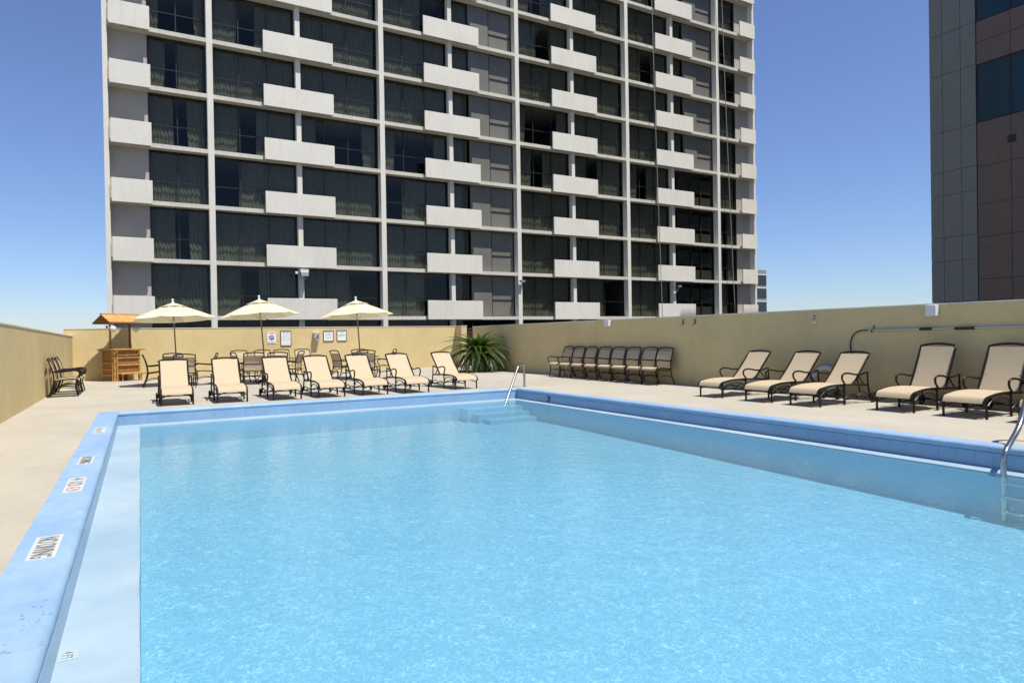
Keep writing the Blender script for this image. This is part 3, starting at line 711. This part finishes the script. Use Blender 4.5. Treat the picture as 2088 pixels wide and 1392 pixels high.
# ---- tables and umbrellas
def table():
    r = bpy.data.objects.new('round_table', None); C.objects.link(r)
    MB().lathe([(.03,.742),(.52,.742),(.565,.748),(.57,.758),(.565,.768),(.52,.772),(.03,.770),(.03,.742)], 32).build('table_top', metal_br, r, smooth=True)
    for k in range(4):
        a = math.pi/4+k*math.pi/2; c, s = math.cos(a), math.sin(a)
        MB().tube([(c*.40,s*.40,.745),(c*.24,s*.24,.55),(c*.16,s*.16,.36),(c*.26,s*.26,.14),(c*.42,s*.42,.0)], .015, n=6, sub=3).build('leg', metal_br, r, smooth=True)
    m = MB(); m.lathe([(.16,.35),(.175,.36),(.175,.375),(.16,.385),(.15,.37),(.16,.35)], 20); m.build('ring', metal_br, r, smooth=True)
    return r
def umbrella():
    r = bpy.data.objects.new('patio_umbrella', None); C.objects.link(r); RR = 1.24
    MB().lathe([(0,.0),(.27,.0),(.27,.05),(.22,.09),(.05,.11),(.04,.30),(.03,.30)], 24).build('base', metal_br, r, smooth=True)
    MB().tube([(0,0,.05),(0,0,2.62)], .021, n=10).build('pole', M('umbrella_pole', (.20,.15,.10), .4), r, smooth=True)
    MB().lathe([(.03,2.60),(.045,2.62),(.03,2.66),(.02,2.68),(.035,2.70),(.038,2.725),(.02,2.75),(0,2.755)], 12).build('finial', white_p, r, smooth=True)
    MB().lathe([(.022,1.98),(.05,1.98),(.05,2.05),(.022,2.05)], 12).build('hub', white_p, r)
    # canopy panels
    N = 8; ze, zt = 2.10, 2.50; rt = .33
    def pt(f, a0, side):   # f 0..1 from top radius to edge, side -1..1 across the panel
        ro = rt*.9+(RR-rt*.9)*f; z = zt-.0+(ze-zt)*(f**1.08)
        a = a0+side*math.pi/N
        edge = 1-(.045*f)*(1-side*side)     # scalloped edge
        sag = -.035*math.sin(math.pi*min(f,1))*(1-side*side)-.015*f*(1-side*side)
        rr = ro*math.cos(math.pi/N)/math.cos(side*math.pi/N)*edge if f > .0 else ro*math.cos(math.pi/N)/math.cos(side*math.pi/N)
        return (rr*math.cos(a), rr*math.sin(a), z+sag)
    m = MB(); vs = []; fs = []; U, V = 8, 6
    for i in range(U+1):
        for j in range(V+1): vs.append(pt(i/U, 0, -1+2*j/V))
    for i in range(U):
        for j in range(V): a = i*(V+1)+j; fs.append((a, a+1, a+V+2, a+V+1))
    m.add(vs, fs); p0 = m.build('canopy_panel', canvas, r, smooth=True)
    for k in range(1, N): o = p0.copy(); C.objects.link(o); o.rotation_euler = (0, 0, k*2*math.pi/N)
    # vent cap
    m = MB(); vs = [(0,0,2.63)]; fs = []
    for i in (1,2,3):
        for j in range(32):
            a = 2*math.pi*j/32-math.pi/N; sd_ = ((j % 4)/4*2-1); ro = .42*i/3*math.cos(math.pi/N)/math.cos(sd_*math.pi/N)
            vs.append((ro*math.cos(a), ro*math.sin(a), 2.63-.155*(i/3)**1.1+(.022*(1-sd_*sd_) if i == 3 else 0)))
    for j in range(32): fs.append((0, 1+j, 1+(j+1) % 32))
    for i in range(2):
        for j in range(32): a = 1+i*32+j; b2 = 1+i*32+(j+1) % 32; fs.append((a, a+32, b2+32, b2))
    m.add(vs, fs).build('canopy_vent', canvas, r, smooth=True)
    rb_ = None
    for k in range(N):
        a = (k+.5)*2*math.pi/N
        if rb_ is None:
            q = MB(); q.tube([(.04,0,2.56),(RR*.5,0,2.325),(RR*.985,0,2.085)], .008, n=5); rb_ = q.build('rib', white_p, r)
            q = MB(); q.tube([(.05,0,2.02),(RR*.45,0,2.335)], .007, n=5); st_ = q.build('strut', white_p, r); rb_.rotation_euler = st_.rotation_euler = (0,0,a)
        else:
            for s_ in (rb_, st_): o = s_.copy(); C.objects.link(o); o.rotation_euler = (0,0,a)
    return r
tb, um = table(), umbrella()
for i, (x, y, rz, ln, hz, tl, ul) in enumerate((
    (1.00, 22.90, .10, -.035, .985, 'round dark patio table under the left umbrella', 'left cream patio umbrella overlapping the roof of the bamboo bar'),
    (3.54, 22.45, .28, -.055, 1.03, 'round dark patio table under the middle umbrella', 'middle cream patio umbrella, in front of the blue diver sign'),
    (6.52, 21.85, .20, -.045, 1.02, 'round dark patio table under the right umbrella', 'right cream patio umbrella, standing nearest the palm'))):
    o = place(tb, used, x, y, .3, tl, 'table', 'round tables under the umbrellas')
    o = place(um, used, x, y, rz, ul, 'umbrella', 'cream umbrellas over the tables')
    tilt = Matrix.Rotation(-ln, 3, 'Y') @ Matrix.Rotation(math.radians(-3.6), 3, 'X')
    tilt = Matrix.Rotation(ln, 3, 'Y') @ Matrix.Rotation(math.radians(-3.6), 3, 'X')
    o.rotation_euler = (tilt @ Matrix.Rotation(rz, 3, 'Z')).to_euler(); o.scale = (1, 1, hz)
    for c_ in o.children:
        if c_.name.startswith('base'): c_.rotation_euler = (Matrix.Rotation(-rz, 3, 'Z') @ tilt.inverted()).to_euler()

# ================================================================== WALL SIGNS AND PHONE
SY = BY-.001
def sign(x0, x1, z0, z1, label, frame=True, group='signs on the back wall'):
    t = thing('wall_sign', ((x0+x1)/2, SY, (z0+z1)/2), label, 'sign', group); w, h = x1-x0, z1-z0
    MB().box(-w/2+.012, w/2-.012, -.018, -.001, -h/2+.012, h/2-.012).build('sign_board', white_sign, t)
    if frame:
        m = MB(); f = .022
        m.box(-w/2, w/2, -.03, -.0005, -h/2, -h/2+f); m.box(-w/2, w/2, -.03, -.0005, h/2-f, h/2); m.box(-w/2, -w/2+f, -.029, -.0006, -h/2+f, h/2-f); m.box(w/2-f, w/2, -.029, -.0006, -h/2+f, h/2-f)
        m.build('frame', M('sign_frame', (.05,.045,.03), .5), t)
    return t, w, h
RXr = (math.pi/2, 0, 0)
k2 = 1.2273
t, w, h = sign(3.68*k2, 3.965*k2, .995*k2, 1.395*k2, 'small white sign with red lettering and a round blue diver symbol', frame=False)
text_obj('WARNING', red_p, 'print', t, .24, .055, (0,-.0205,.185), RXr, bold=.02)
text_obj('NO DIVING', red_p, 'print', t, .26, .045, (0,-.0205,-.185), RXr, bold=.02)
m = MB(); m.lathe([(0,0),(.105,0)], 32, (0,-.0205,0), 'y'); m.build('print', blue_p, t)
m = MB(); m.bar((-.02,-.0225,.05),(.03,-.0225,-.01),.001,.035); m.bar((.03,-.0226,-.01),(.07,-.0226,.05),.001,.016); m.bar((-.02,-.0227,.04),(-.06,-.0227,-.05),.001,.022); m.bar((-.005,-.0228,.0),(-.02,-.0228,-.075),.001,.016); m.build('print', white_sign, t)
m = MB(); m.bar((-.073,-.024,.073),(.073,-.024,-.073),.001,.018); m.build('print', red_p, t)
t, w, h = sign(4.11*k2, 4.455*k2, .915*k2, 1.425*k2, 'tall framed white sign with pool rules in small grey print')
text_obj('POOL RULES', black_p, 'print', t, .24, .035, (0,-.0205,.245), RXr, bold=.01)
lines = ['SHOWER BEFORE ENTERING', 'NO GLASS IN POOL AREA', 'NO RUNNING OR DIVING', 'CHILDREN MUST BE WITH', 'AN ADULT AT ALL TIMES', 'NO PETS ALLOWED', 'POOL FOR GUESTS ONLY', 'SWIM AT YOUR OWN RISK']
for i, s in enumerate(lines): text_obj(s, grey_print, 'print', t, .31 if i % 3 else .27, .018, (0,-.0205,.19-.042*i), RXr)
text_obj('POOL HOURS', grey_print, 'print', t, .13, .018, (0,-.0205,-.19), RXr); text_obj('8 AM - 10 PM', grey_print, 'print', t, .26, .02, (0,-.0205,-.235), RXr)
t, w, h = sign(5.53*k2, 5.88*k2, 1.045*k2, 1.415*k2, 'square framed white emergency phone sign just right of the phone box')
for s, z, ww, hh in (('EMERGENCY', .155, .30, .032), ('PHONE', .095, .17, .03), ('DIAL ZERO', .03, .30, .03), ('FOR HOTEL', -.03, .24, .024), ('OPERATOR OR', -.075, .24, .022), ('DIAL 911', -.12, .22, .024)):
    text_obj(s, grey_print if z < 0 else black_p, 'print', t, ww, hh, (0,-.0205,z), RXr, bold=.005)
t, w, h = sign(6.0*k2, 6.345*k2, 1.045*k2, 1.425*k2, 'square framed white no lifeguard sign, farthest right of the signs')
for s, z, ww, hh in (('WARNING', .155, .26, .034), ('NO', .095, .07, .03), ('LIFEGUARD', .035, .32, .034), ('ON DUTY', -.025, .26, .032)):
    text_obj(s, black_p, 'print', t, ww, hh, (0,-.0205,z), RXr, bold=.008)
text_obj('SWIM AT YOUR OWN RISK', grey_print, 'print', t, .33, .014, (0,-.0205,-.10), RXr)
ph = thing('wall_phone', (5.28*k2, SY, 1.205*k2), 'grey emergency phone box mounted on the back wall between the signs', 'phone')
MB().box(-.12, .12, -.21, -.001, -.165, .150).build('box', M('phone_grey', (.42,.41,.36), .5, noise=(8,.1,3)), ph, bevel=.008)
MB().box(-.125, .125, -.22, -.001, .152, .172).build('lid', white_p, ph)
m = MB(); m.box(.01, .06, -.222, -.2105, .01, .07); m.box(.01, .06, -.222, -.2105, -.07, -.01); m.build('keypad', black_p, ph)
m = MB(); m.tube([(-.02,-.235,-.02),(-.05,-.245,-.05),(-.07,-.24,-.08),(-.09,-.23,-.13)], .014, n=6, sub=2); m.build('handset', black_r, ph)

# ================================================================== BAMBOO BAR
bar = thing('bamboo_bar', (-.80, 26.90, 0), 'small bamboo tiki bar with a pitched roof in the far left corner', 'bar', rz=math.radians(30))
# local: +X along the long front, +Y along the short end
L_, D_ = .92, .83
def pole(a, b2, r, mat=bamboo, nm='pole', par=bar, nodes=True):
    a = P(a); b2 = P(b2); n_ = max(2, int((b2-a).length/.22)); pts = []; rs = []
    for i in range(n_):
        f0, f1 = i/n_, (i+1)/n_
        pts += [a+(b2-a)*(f0+.0), a+(b2-a)*(f0+.06/n_*2), a+(b2-a)*(f0+.5/n_), a+(b2-a)*(f1-.06/n_*2)]; rs += [r*1.12, r, r*.97, r]
    pts.append(b2); rs.append(r*1.1)
    m = MB(); m.tube(pts, rs, n=8); return m.build(nm, mat, par, smooth=True)
for x, y in ((.03,.03),(L_-.03,.03),(.03,D_-.03),(L_-.03,D_-.03)): pole((x,y,0),(x,y,1.10),.038, nm='corner_post')
for x, y in ((.10,.0),(.0,.10)): pole((x,y,0),(x,y,1.08),.030, nm='corner_post')
MB().box(.06, L_-.06, .035, .06, .24, 1.08).build('front_panel', mat_panel, bar); MB().box(.035, .06, .06, D_-.06, .24, 1.08).build('side_panel', mat_panel, bar)
MB().box(L_-.06, L_-.035, .06, D_-.06, .24, 1.08).build('side_panel', mat_panel, bar)
for z in (.28, .56, .82): pole((.08,.0,z),(L_-.02,.0,z),.024, nm='rail')
for z in (.22, .42, .66): pole((.0,.08,z),(.0,D_-.02,z),.024, nm='rail')
for i in range(12): pole((-.10, -.10+.088*i, 1.12),(L_+.12, -.10+.088*i, 1.12+.004*(i%2)),.030, nm='counter_pole')
m = MB()
for x, y in ((.25,-.06),(.62,-.06),(L_-.02,-.10)): m.tube([(x,y,0),(x,y,.24)], .022, n=7)
m.tube([(.18,-.14,.26),(L_+.12,-.14,.26)], .025, n=7); m.tube([(.18,-.06,.26),(L_+.12,-.06,.26)], .025, n=7); m.build('foot_rest', bamboo, bar, smooth=True)
MB().box(.45,.62,.3,.5,0,.2).build('crate', bamboo_d, bar)
ym = D_*.5
pole((.10,ym,1.14),(.10,ym,2.28),.040, nm='roof_post'); pole((L_-.13,ym,1.14),(L_-.13,ym,2.28),.040, bamboo_d, nm='roof_post')
rz_, ez_, rw_ = 2.36, 2.08, .56
pole((-.22,ym,rz_+.02),(L_+.20,ym,rz_+.02),.03, nm='ridge_pole')
for sgn in (-1, 1):
    m = MB(); nsl = 34
    for i in range(nsl):
        x = -.20+(L_+.38)*(i+.5)/nsl; a = P((x, ym, rz_+random.uniform(-.004,.004))); b2 = P((x, ym+sgn*(rw_+random.uniform(-.015,.015)), ez_))
        m.tube([a, b2], (L_+.38)/nsl*.52, n=5)
    m.build('roof_slope', thatch, bar)
    m = MB(); m.quad((-.19,ym,rz_-.03),(L_+.17,ym,rz_-.03),(L_+.17,ym+sgn*rw_*.97,ez_-.022),(-.19,ym+sgn*rw_*.97,ez_-.022)); m.build('roof_lining', bamboo_d, bar)
    pole((-.21,ym+sgn*rw_*.98,ez_-.03),(L_+.19,ym+sgn*rw_*.98,ez_-.03),.02, bamboo_d, nm='eave_pole')
    for x in (-.19, L_+.17): pole((x,ym,rz_-.02),(x,ym+sgn*rw_,ez_-.02),.018, bamboo_d, nm='rafter')
pole((-.08,ym-.30,2.05),(-.08,ym+.30,2.05),.016, bamboo_d, nm='tie_pole')
Rb = Matrix.Rotation(math.radians(30), 3, 'Z')
for gx_, gy_, lab in ((-.81, 26.72, 'sunlit white paper lantern hanging from the bar roof by its left post'), (-.12, 27.48, 'shaded paper lantern hanging from the bar roof by its right post')):
    ln = thing('paper_lantern', (gx_, gy_, 1.85), lab, 'lantern', 'paper lanterns under the bar roof')
    m = MB(); prof = [(.035+.0*i, 0) for i in range(0)]
    for i in range(19):
        a = -math.pi/2+math.pi*i/18; prof.append((max(.02, .105*math.cos(a))*(1+.02*(i % 2)), .105*math.sin(a)))
    m.lathe(prof, 18); m.build('shade', M('lantern_paper', (.75,.73,.70), .8, trans=(.3, (.7,.68,.6))), ln, smooth=True)
    m = MB(); m.tube([(0,0,.10),(0,0,.24)], .004, n=5); m.lathe([(.0,-.115),(.03,-.115),(.03,-.10),(0,-.10)], 12); m.build('hanger', grey_print, ln)

# ================================================================== SAGO PALM
pal = thing('sago_palm', (11.55, 23.15, 0), 'bushy sago palm with arching green fronds in the back right corner', 'palm')
m = MB(); m.lathe([(.20,0),(.24,.10),(.22,.30),(.25,.50),(.20,.68),(.08,.78),(0,.80)], 14)
m.build('trunk', trunk_m, pal, smooth=True)
def frond(L, droop, seed, w=.16):
    rnd = random.Random(seed); m = MB(); n_ = 26; pts = []
    for i in range(n_+1):
        f = i/n_; pts.append(P((L*(f-.12*f*f*droop), 0, L*(.50*f-(.66+.27*droop)*f*f))))
    m.tube(pts, [.012, .004], n=4)
    for i in range(3, n_+1):
        f = i/n_; l_ = w*math.sin(math.pi*min(1, .12+.88*f)**.8)*1.0+.03
        t = (pts[i]-pts[i-1]).normalized()
        for s_ in (-1, 1):
            for h_ in (0, .5):
                c = pts[i-1].lerp(pts[i], h_); out = (P((0, s_, 0))*.82+t*.55+P((0,0,.22+rnd.uniform(-.1,.1)))).normalized()
                wd = t*.0115; tip = c+out*l_*rnd.uniform(.85,1.1)+P((0,0,-.02)); mid = c+out*l_*.5+P((0,0,.012))
                m.add([c-wd, c+wd, mid+wd, mid-wd, tip], [(0,1,2,3),(3,2,4)])
    return m
fr = [frond(1.42, .35, 1, .12), frond(1.46, .75, 2, .13), frond(1.52, 1.15, 3, .13), frond(1.30, 1.5, 4, .12)]
fd = [f.build('frond', leaf_g, pal).data for f in fr]; frd = list(pal.children)[-4:]
br_f = frond(1.05, 1.6, 9); bo = br_f.build('frond', leaf_b, pal); bd = bo.data
rn = random.Random(5); cnt = 0
for ring, (nn, pitch, z, ids) in enumerate(((16, 60, .72, (0,1)), (22, 44, .70, (0,1)), (28, 27, .68, (1,2)), (30, 10, .66, (1,2)), (28, -8, .62, (2,3)), (22, -28, .58, (3,)))):
    for i in range(nn):
        a = 2*math.pi*(i+rn.uniform(-.3,.3))/nn+ring*.4; k = rn.choice(ids)
        if cnt < 4: o = frd[cnt]; o.data = fd[k]
        else: o = obj('frond', fd[k], pal)
        cnt += 1; s_ = rn.uniform(.85,1.08)
        if ring == 5: s_ *= .75
        if ring == 0: s_ *= .8
        o.location = (.05*math.cos(a), .05*math.sin(a), z); o.scale = (s_, s_, s_)
        o.rotation_euler = (Matrix.Rotation(a, 3, 'Z') @ Matrix.Rotation(-math.radians(pitch+rn.uniform(-6,6)), 3, 'Y') @ Matrix.Rotation(rn.uniform(-.25,.25), 3, 'X')).to_euler()
for i in range(9):
    a = 2*math.pi*i/9+.3+rn.uniform(-.3,.3); o = bo if i == 0 else obj('frond', bd, pal); o['label'] = 'dry brown drooping frond'
    s_ = rn.uniform(.6,.85); o.scale = (s_, s_, s_); o.location = (.1*math.cos(a), .1*math.sin(a), .68)
    o.rotation_euler = (Matrix.Rotation(a, 3, 'Z') @ Matrix.Rotation(math.radians(30+rn.uniform(-5,14)), 3, 'Y')).to_euler()

# dark panel added behind the palm, standing for the unlit opening there
gt = thing('gap_panel', (0,0,0), 'dark maroon panel standing in for the dark gap between back wall and right wall', 'gate')
MB().box(13.28, 14.6, BY+.02, BY+.07, .02, 1.72).build('panel_leaf', maroon, gt)
m = MB(); m.box(14.6, 14.7, BY, BY+.1, 0, 1.85); m.box(13.27, 14.6, BY+.001, BY+.099, 1.725, 1.80); m.build('panel_frame', black_r, gt)
MB().tube([(13.5,BY-.03,.95),(13.5,BY+.02,.95)], .03).build('handle', steel, gt)

# ================================================================== RAILS
hr = thing('pool_handrail', (0,0,0), 'stainless steel handrail slanting into the water at the far corner of the pool', 'handrail')
MB().tube([(8.97,15.2,.0),(8.97,15.2,.50),(8.955,15.19,.58),(8.90,15.14,.615),(8.72,15.0,.600),(8.64,14.93,.575),(8.56,14.865,.49),(8.22,14.57,.10),(7.90,14.30,-.27),(7.70,14.13,-.50)], .030, n=12, sub=4).build('rail', steel, hr, smooth=True)
MB().lathe([(.030,0),(.060,.0),(.060,.008),(.036,.02),(.030,.02)], 14, (8.97,15.2,.001)).build('flange', steel, hr, smooth=True)
ld = thing('pool_ladder', (0,0,0), 'stainless steel pool ladder at the right edge of the water', 'ladder')
def lrail(y, dz=0): return [(8.19,y,-.78),(8.19,y,-.5),(8.19,y,-.27),(8.19,y,-.10),(8.23,y,.0),(8.36,y+.015,.07),(8.60,y+.05,.18),(8.76,y+.07,.30),(8.92,y+.09,.52),(9.00,y+.10,.68),(9.10,y+.10,.76),(9.22,y+.10,.72),(9.27,y+.10,.60),(9.28,y+.10,.30),(9.28,y+.10,.0)]
for y in (3.60, 3.08): MB().tube(lrail(y), .030, n=12, sub=4).build('rail', steel, ld, smooth=True)
for z in (-.33, -.48, -.64): MB().box(8.13, 8.25, 3.10, 3.58, z-.012, z+.012).build('tread', steel, ld, bevel=.004)

# ================================================================== THINGS ON THE RIGHT WALL
for y0, y1, z0, z1, lab in ((16.03, 16.25, 1.62, 1.80, 'small white electrical box on the right wall above the line of chairs'), (6.53, 6.71, 1.60, 1.80, 'small white electrical box high on the right wall near the right edge')):
    t = thing('electrical_box', (RX, (y0+y1)/2, (z0+z1)/2), lab, 'box', 'white boxes on the right wall'); hh, ww = (z1-z0)/2, (y1-y0)/2
    MB().box(-.13, -.001, -ww, ww, -hh, hh).build('box_body', white_p, t, bevel=.006); MB().box(-.136, -.1305, -ww+.02, ww-.02, -hh+.02, hh-.02).build('cover', white_p, t)
for y, lab in ((12.96, 'left of the two small black hooks near the top of the right wall'), (12.53, 'right of the two small black hooks near the top of the right wall')):
    m = MB(); m.tube([(RX-.01,y,1.72),(RX-.05,y,1.71),(RX-.05,y,1.60),(RX-.09,y,1.57),(RX-.10,y+.02,1.60)], .009, n=6, sub=2); m.tube([(RX,y,1.74),(RX,y,1.60)], .012, n=6)
    tag(m.build('wall_hook', black_r, smooth=True), lab, 'hook', 'hooks on the right wall')
t = thing('wall_fixture', (RX, 9.06, 1.655), 'small chrome fitting left on the right wall above the loungers', 'fitting')
MB().lathe([(0,-.05),(.02,-.045),(.03,-.02),(.05,-.001)], 12, (0,0,0), 'x').build('knob', steel, t, smooth=True); MB().box(-.012,-.001,-.05,.05,-.13,-.08).build('plate', stucco_cap, t)
t = thing('telescopic_pole', (0,0,0), 'long grey telescopic cleaning pole hung along the right wall', 'pole')
MB().tube([(RX-.07,7.82,1.362),(RX-.07,6.72,1.368)], .021, n=8).build('pole_section', alu, t, smooth=True)
MB().tube([(RX-.07,6.72,1.368),(RX-.07,3.0,1.392)], .018, n=8).build('pole_section', alu, t, smooth=True)
for a, b2 in ((6.84, 6.62), (6.24, 5.92)): MB().tube([(RX-.07,a,1.3675),(RX-.07,b2,1.3695)], .026, n=8).build('grip', black_r, t, smooth=True)
for y in (7.74, 4.9): MB().tube([(RX-.002,y,1.45),(RX-.03,y,1.44),(RX-.035,y,1.35),(RX-.10,y,1.33),(RX-.11,y,1.37)], .009, n=6, sub=2).build('hook', black_r, t, smooth=True)
m = MB(); m.tube([(RX-.06,7.80,1.355),(RX-.05,8.0,1.355),(RX-.04,8.14,1.29),(RX-.03,8.22,1.15),(RX-.03,8.225,.98),(RX-.04,8.18,.80),(RX-.06,8.10,.5),(RX-.08,8.0,.1)], .013, n=7, sub=4)
tag(m.build('black_hose', black_r, smooth=True), 'black hose drooping from the end of the wall pole behind a lounger', 'hose')
t = thing('life_ring', (RX-.20, 8.72, .33), 'white ring standing on the deck against the right wall behind a lounger', 'life ring')
m = MB(); kk = 28; m.tube([(.08*math.sin(2*math.pi*i/kk), .27*math.cos(2*math.pi*i/kk), .27*math.sin(2*math.pi*i/kk)) for i in range(kk+1)], .055, n=8, cap=False); m.build('ring_body', white_p, t, smooth=True)
m = MB(); m.tube([(.08*math.sin(2*math.pi*i/kk), .335*math.cos(2*math.pi*i/kk), .335*math.sin(2*math.pi*i/kk)) for i in range(kk+1)], .006, n=5, cap=False); m.build('rope', black_r, t)

# ================================================================== MARKERS
Zc = .0125
black_m = M('worn_black_print', (.075, .08, .085), .7, noise=(60, .4, 3), alt=(.25, .27, .29)); red_m = M('worn_red_print', (.50, .24, .22), .7)
def marker(xc, yc, lx, ly, z, label, words, mat=black_p):
    t = thing('depth_marker', (xc, yc, z), label, 'marker', 'markers on the left pool edge')
    MB().box(-lx/2, lx/2, -ly/2, ly/2, -.004, .0035).build('marker_plate', marker_w, t)
    for s, off, ln, hh, mt in words:
        if s == '@':
            m = MB(); kk = 24; vs = []; fs = []
            for i in range(kk):
                a = 2*math.pi*i/kk; vs += [(hh*.5*math.cos(a), off+ln*.5*math.sin(a), .0055), (hh*.40*math.cos(a), off+ln*.36*math.sin(a), .0055)]
            for i in range(kk): a = 2*i; b2 = 2*((i+1) % kk); fs.append((a, b2, b2+1, a+1))
            m.add(vs, fs); m.quad((-hh*.34,off+ln*.30,.006),(-hh*.26,off+ln*.36,.006),(hh*.34,off-ln*.30,.006),(hh*.26,off-ln*.36,.006)); m.build('print', mt, t)
        else: text_obj(s, mt, 'print', t, ln, hh, (.0 if s != 'FT' else -.03, off, .0055), (0, 0, -math.pi/2), bold=.012)
    return t
marker(-.567, 5.295, .155, .56, Zc, 'nearest white marker on the pool edge, reading NO DIVING, with dark scratches beside it', [('NO DIVING', -.01, .50, .115, black_m)])
marker(-.560, 7.485, .150, .72, Zc, 'white depth marker reading 4 1/2 with a faded red no diving circle', [('4 1/2', .13, .38, .115, black_m), ('@', -.22, .20, .11, red_m)])
marker(-.563, 8.975, .145, .56, Zc, 'small far white marker reading NO DIVING, beyond the 4 1/2 marker', [('NO DIVING', 0, .50, .11, black_m)])
marker(-.565, 11.93, .150, .74, Zc, 'farthest white depth marker on the left pool edge', [('4', .2, .12, .11, black_m), ('FT', .0, .18, .08, black_m), ('@', -.24, .17, .10, red_m)])
t = thing('depth_marker', (-.347, 4.055, -.2465), 'small worn marker set in the pale ledge beside the water at the lower left', 'marker', 'markers on the left pool edge')
MB().box(-.042, .042, -.055, .055, -.003, .0015).build('marker_plate', M('worn_marker', (.42,.52,.55), .6, noise=(40,.2,3)), t); text_obj('4 FT', faded_print, 'print', t, .09, .05, (-.005,0,.003), (0,0,-math.pi/2))
t = thing('depth_number', (PX1-.009, 13.285, -.155), 'black number 3 painted on the far end of the right pool wall', 'number')
text_obj('3', black_p, 'print', t, .15, .135, (0,0,0), (math.pi/2, 0, -math.pi/2), bold=.02)
rs = random.Random(3); m = MB()
for k in range(24):
    cx, cy = (rs.gauss(-.50,.045), rs.gauss(3.92,.16)) if k < 18 else ((rs.gauss(-.52,.06), rs.gauss(6.1,.25)) if k < 22 else (rs.uniform(-.7,-.44), rs.uniform(3.6,7)))
    a = rs.uniform(-.5,.5)+.3; l_ = rs.uniform(.004,.018); w_ = rs.uniform(.001,.003)
    m.add([(cx-l_*math.cos(a),cy-l_*math.sin(a),.0145),(cx,cy-w_,.0145),(cx+l_*math.cos(a),cy+l_*math.sin(a),.0145),(cx,cy+w_,.0145)], [(0,1,2,3)])
tag(m.build('scratch_marks', black_r), 'dark scratches and chips scattered on the blue coping beside the nearest marker', 'scratches', kind='stuff')

# ================================================================== DISTANT TREES
def tree(x, y, h, r, label, seed):
    rnd = random.Random(seed); t = thing('tree', (x, y, GZ), label, 'tree', 'treetops beyond the back wall'); H = h-GZ
    m = MB(); m.tube([(0,0,0),(.1,0,H*.4),(-.05,.1,H*.75)], [.35,.15], n=7, sub=2)
    for i in range(5): a = i*1.3; m.tube([(0,0,H*.7),(r*.4*math.cos(a),r*.4*math.sin(a),H*.85)], [.1,.03], n=5)
    m.build('trunk', bark, t)
    m = MB()
    for i in range(2600):
        v = P((rnd.gauss(0,1), rnd.gauss(0,1), rnd.gauss(0,1))).normalized()*rnd.random()**.4
        c = P((v.x*r, v.y*r, H-r*.8+v.z*r*.8)); c += P((math.sin(c.x*3), math.cos(c.y*2.5), math.sin(c.x*2+c.y)))*r*.12
        u = P((rnd.gauss(0,1), rnd.gauss(0,1), rnd.gauss(0,1))).normalized()*.16; w_ = u.orthogonal().normalized()*.09
        m.add([c-u, c-w_, c+u, c+w_], [(0,1,2,3)])
    m.build('crown', tree_g, t)
tree(-1.0, 60, 3.5, 1.5, 'feathery treetop showing above the back wall left of the bar roof', 1)
tree(-3.9, 58, 1.95, 1.6, 'dark treetop just showing above the left wall at the corner', 2)
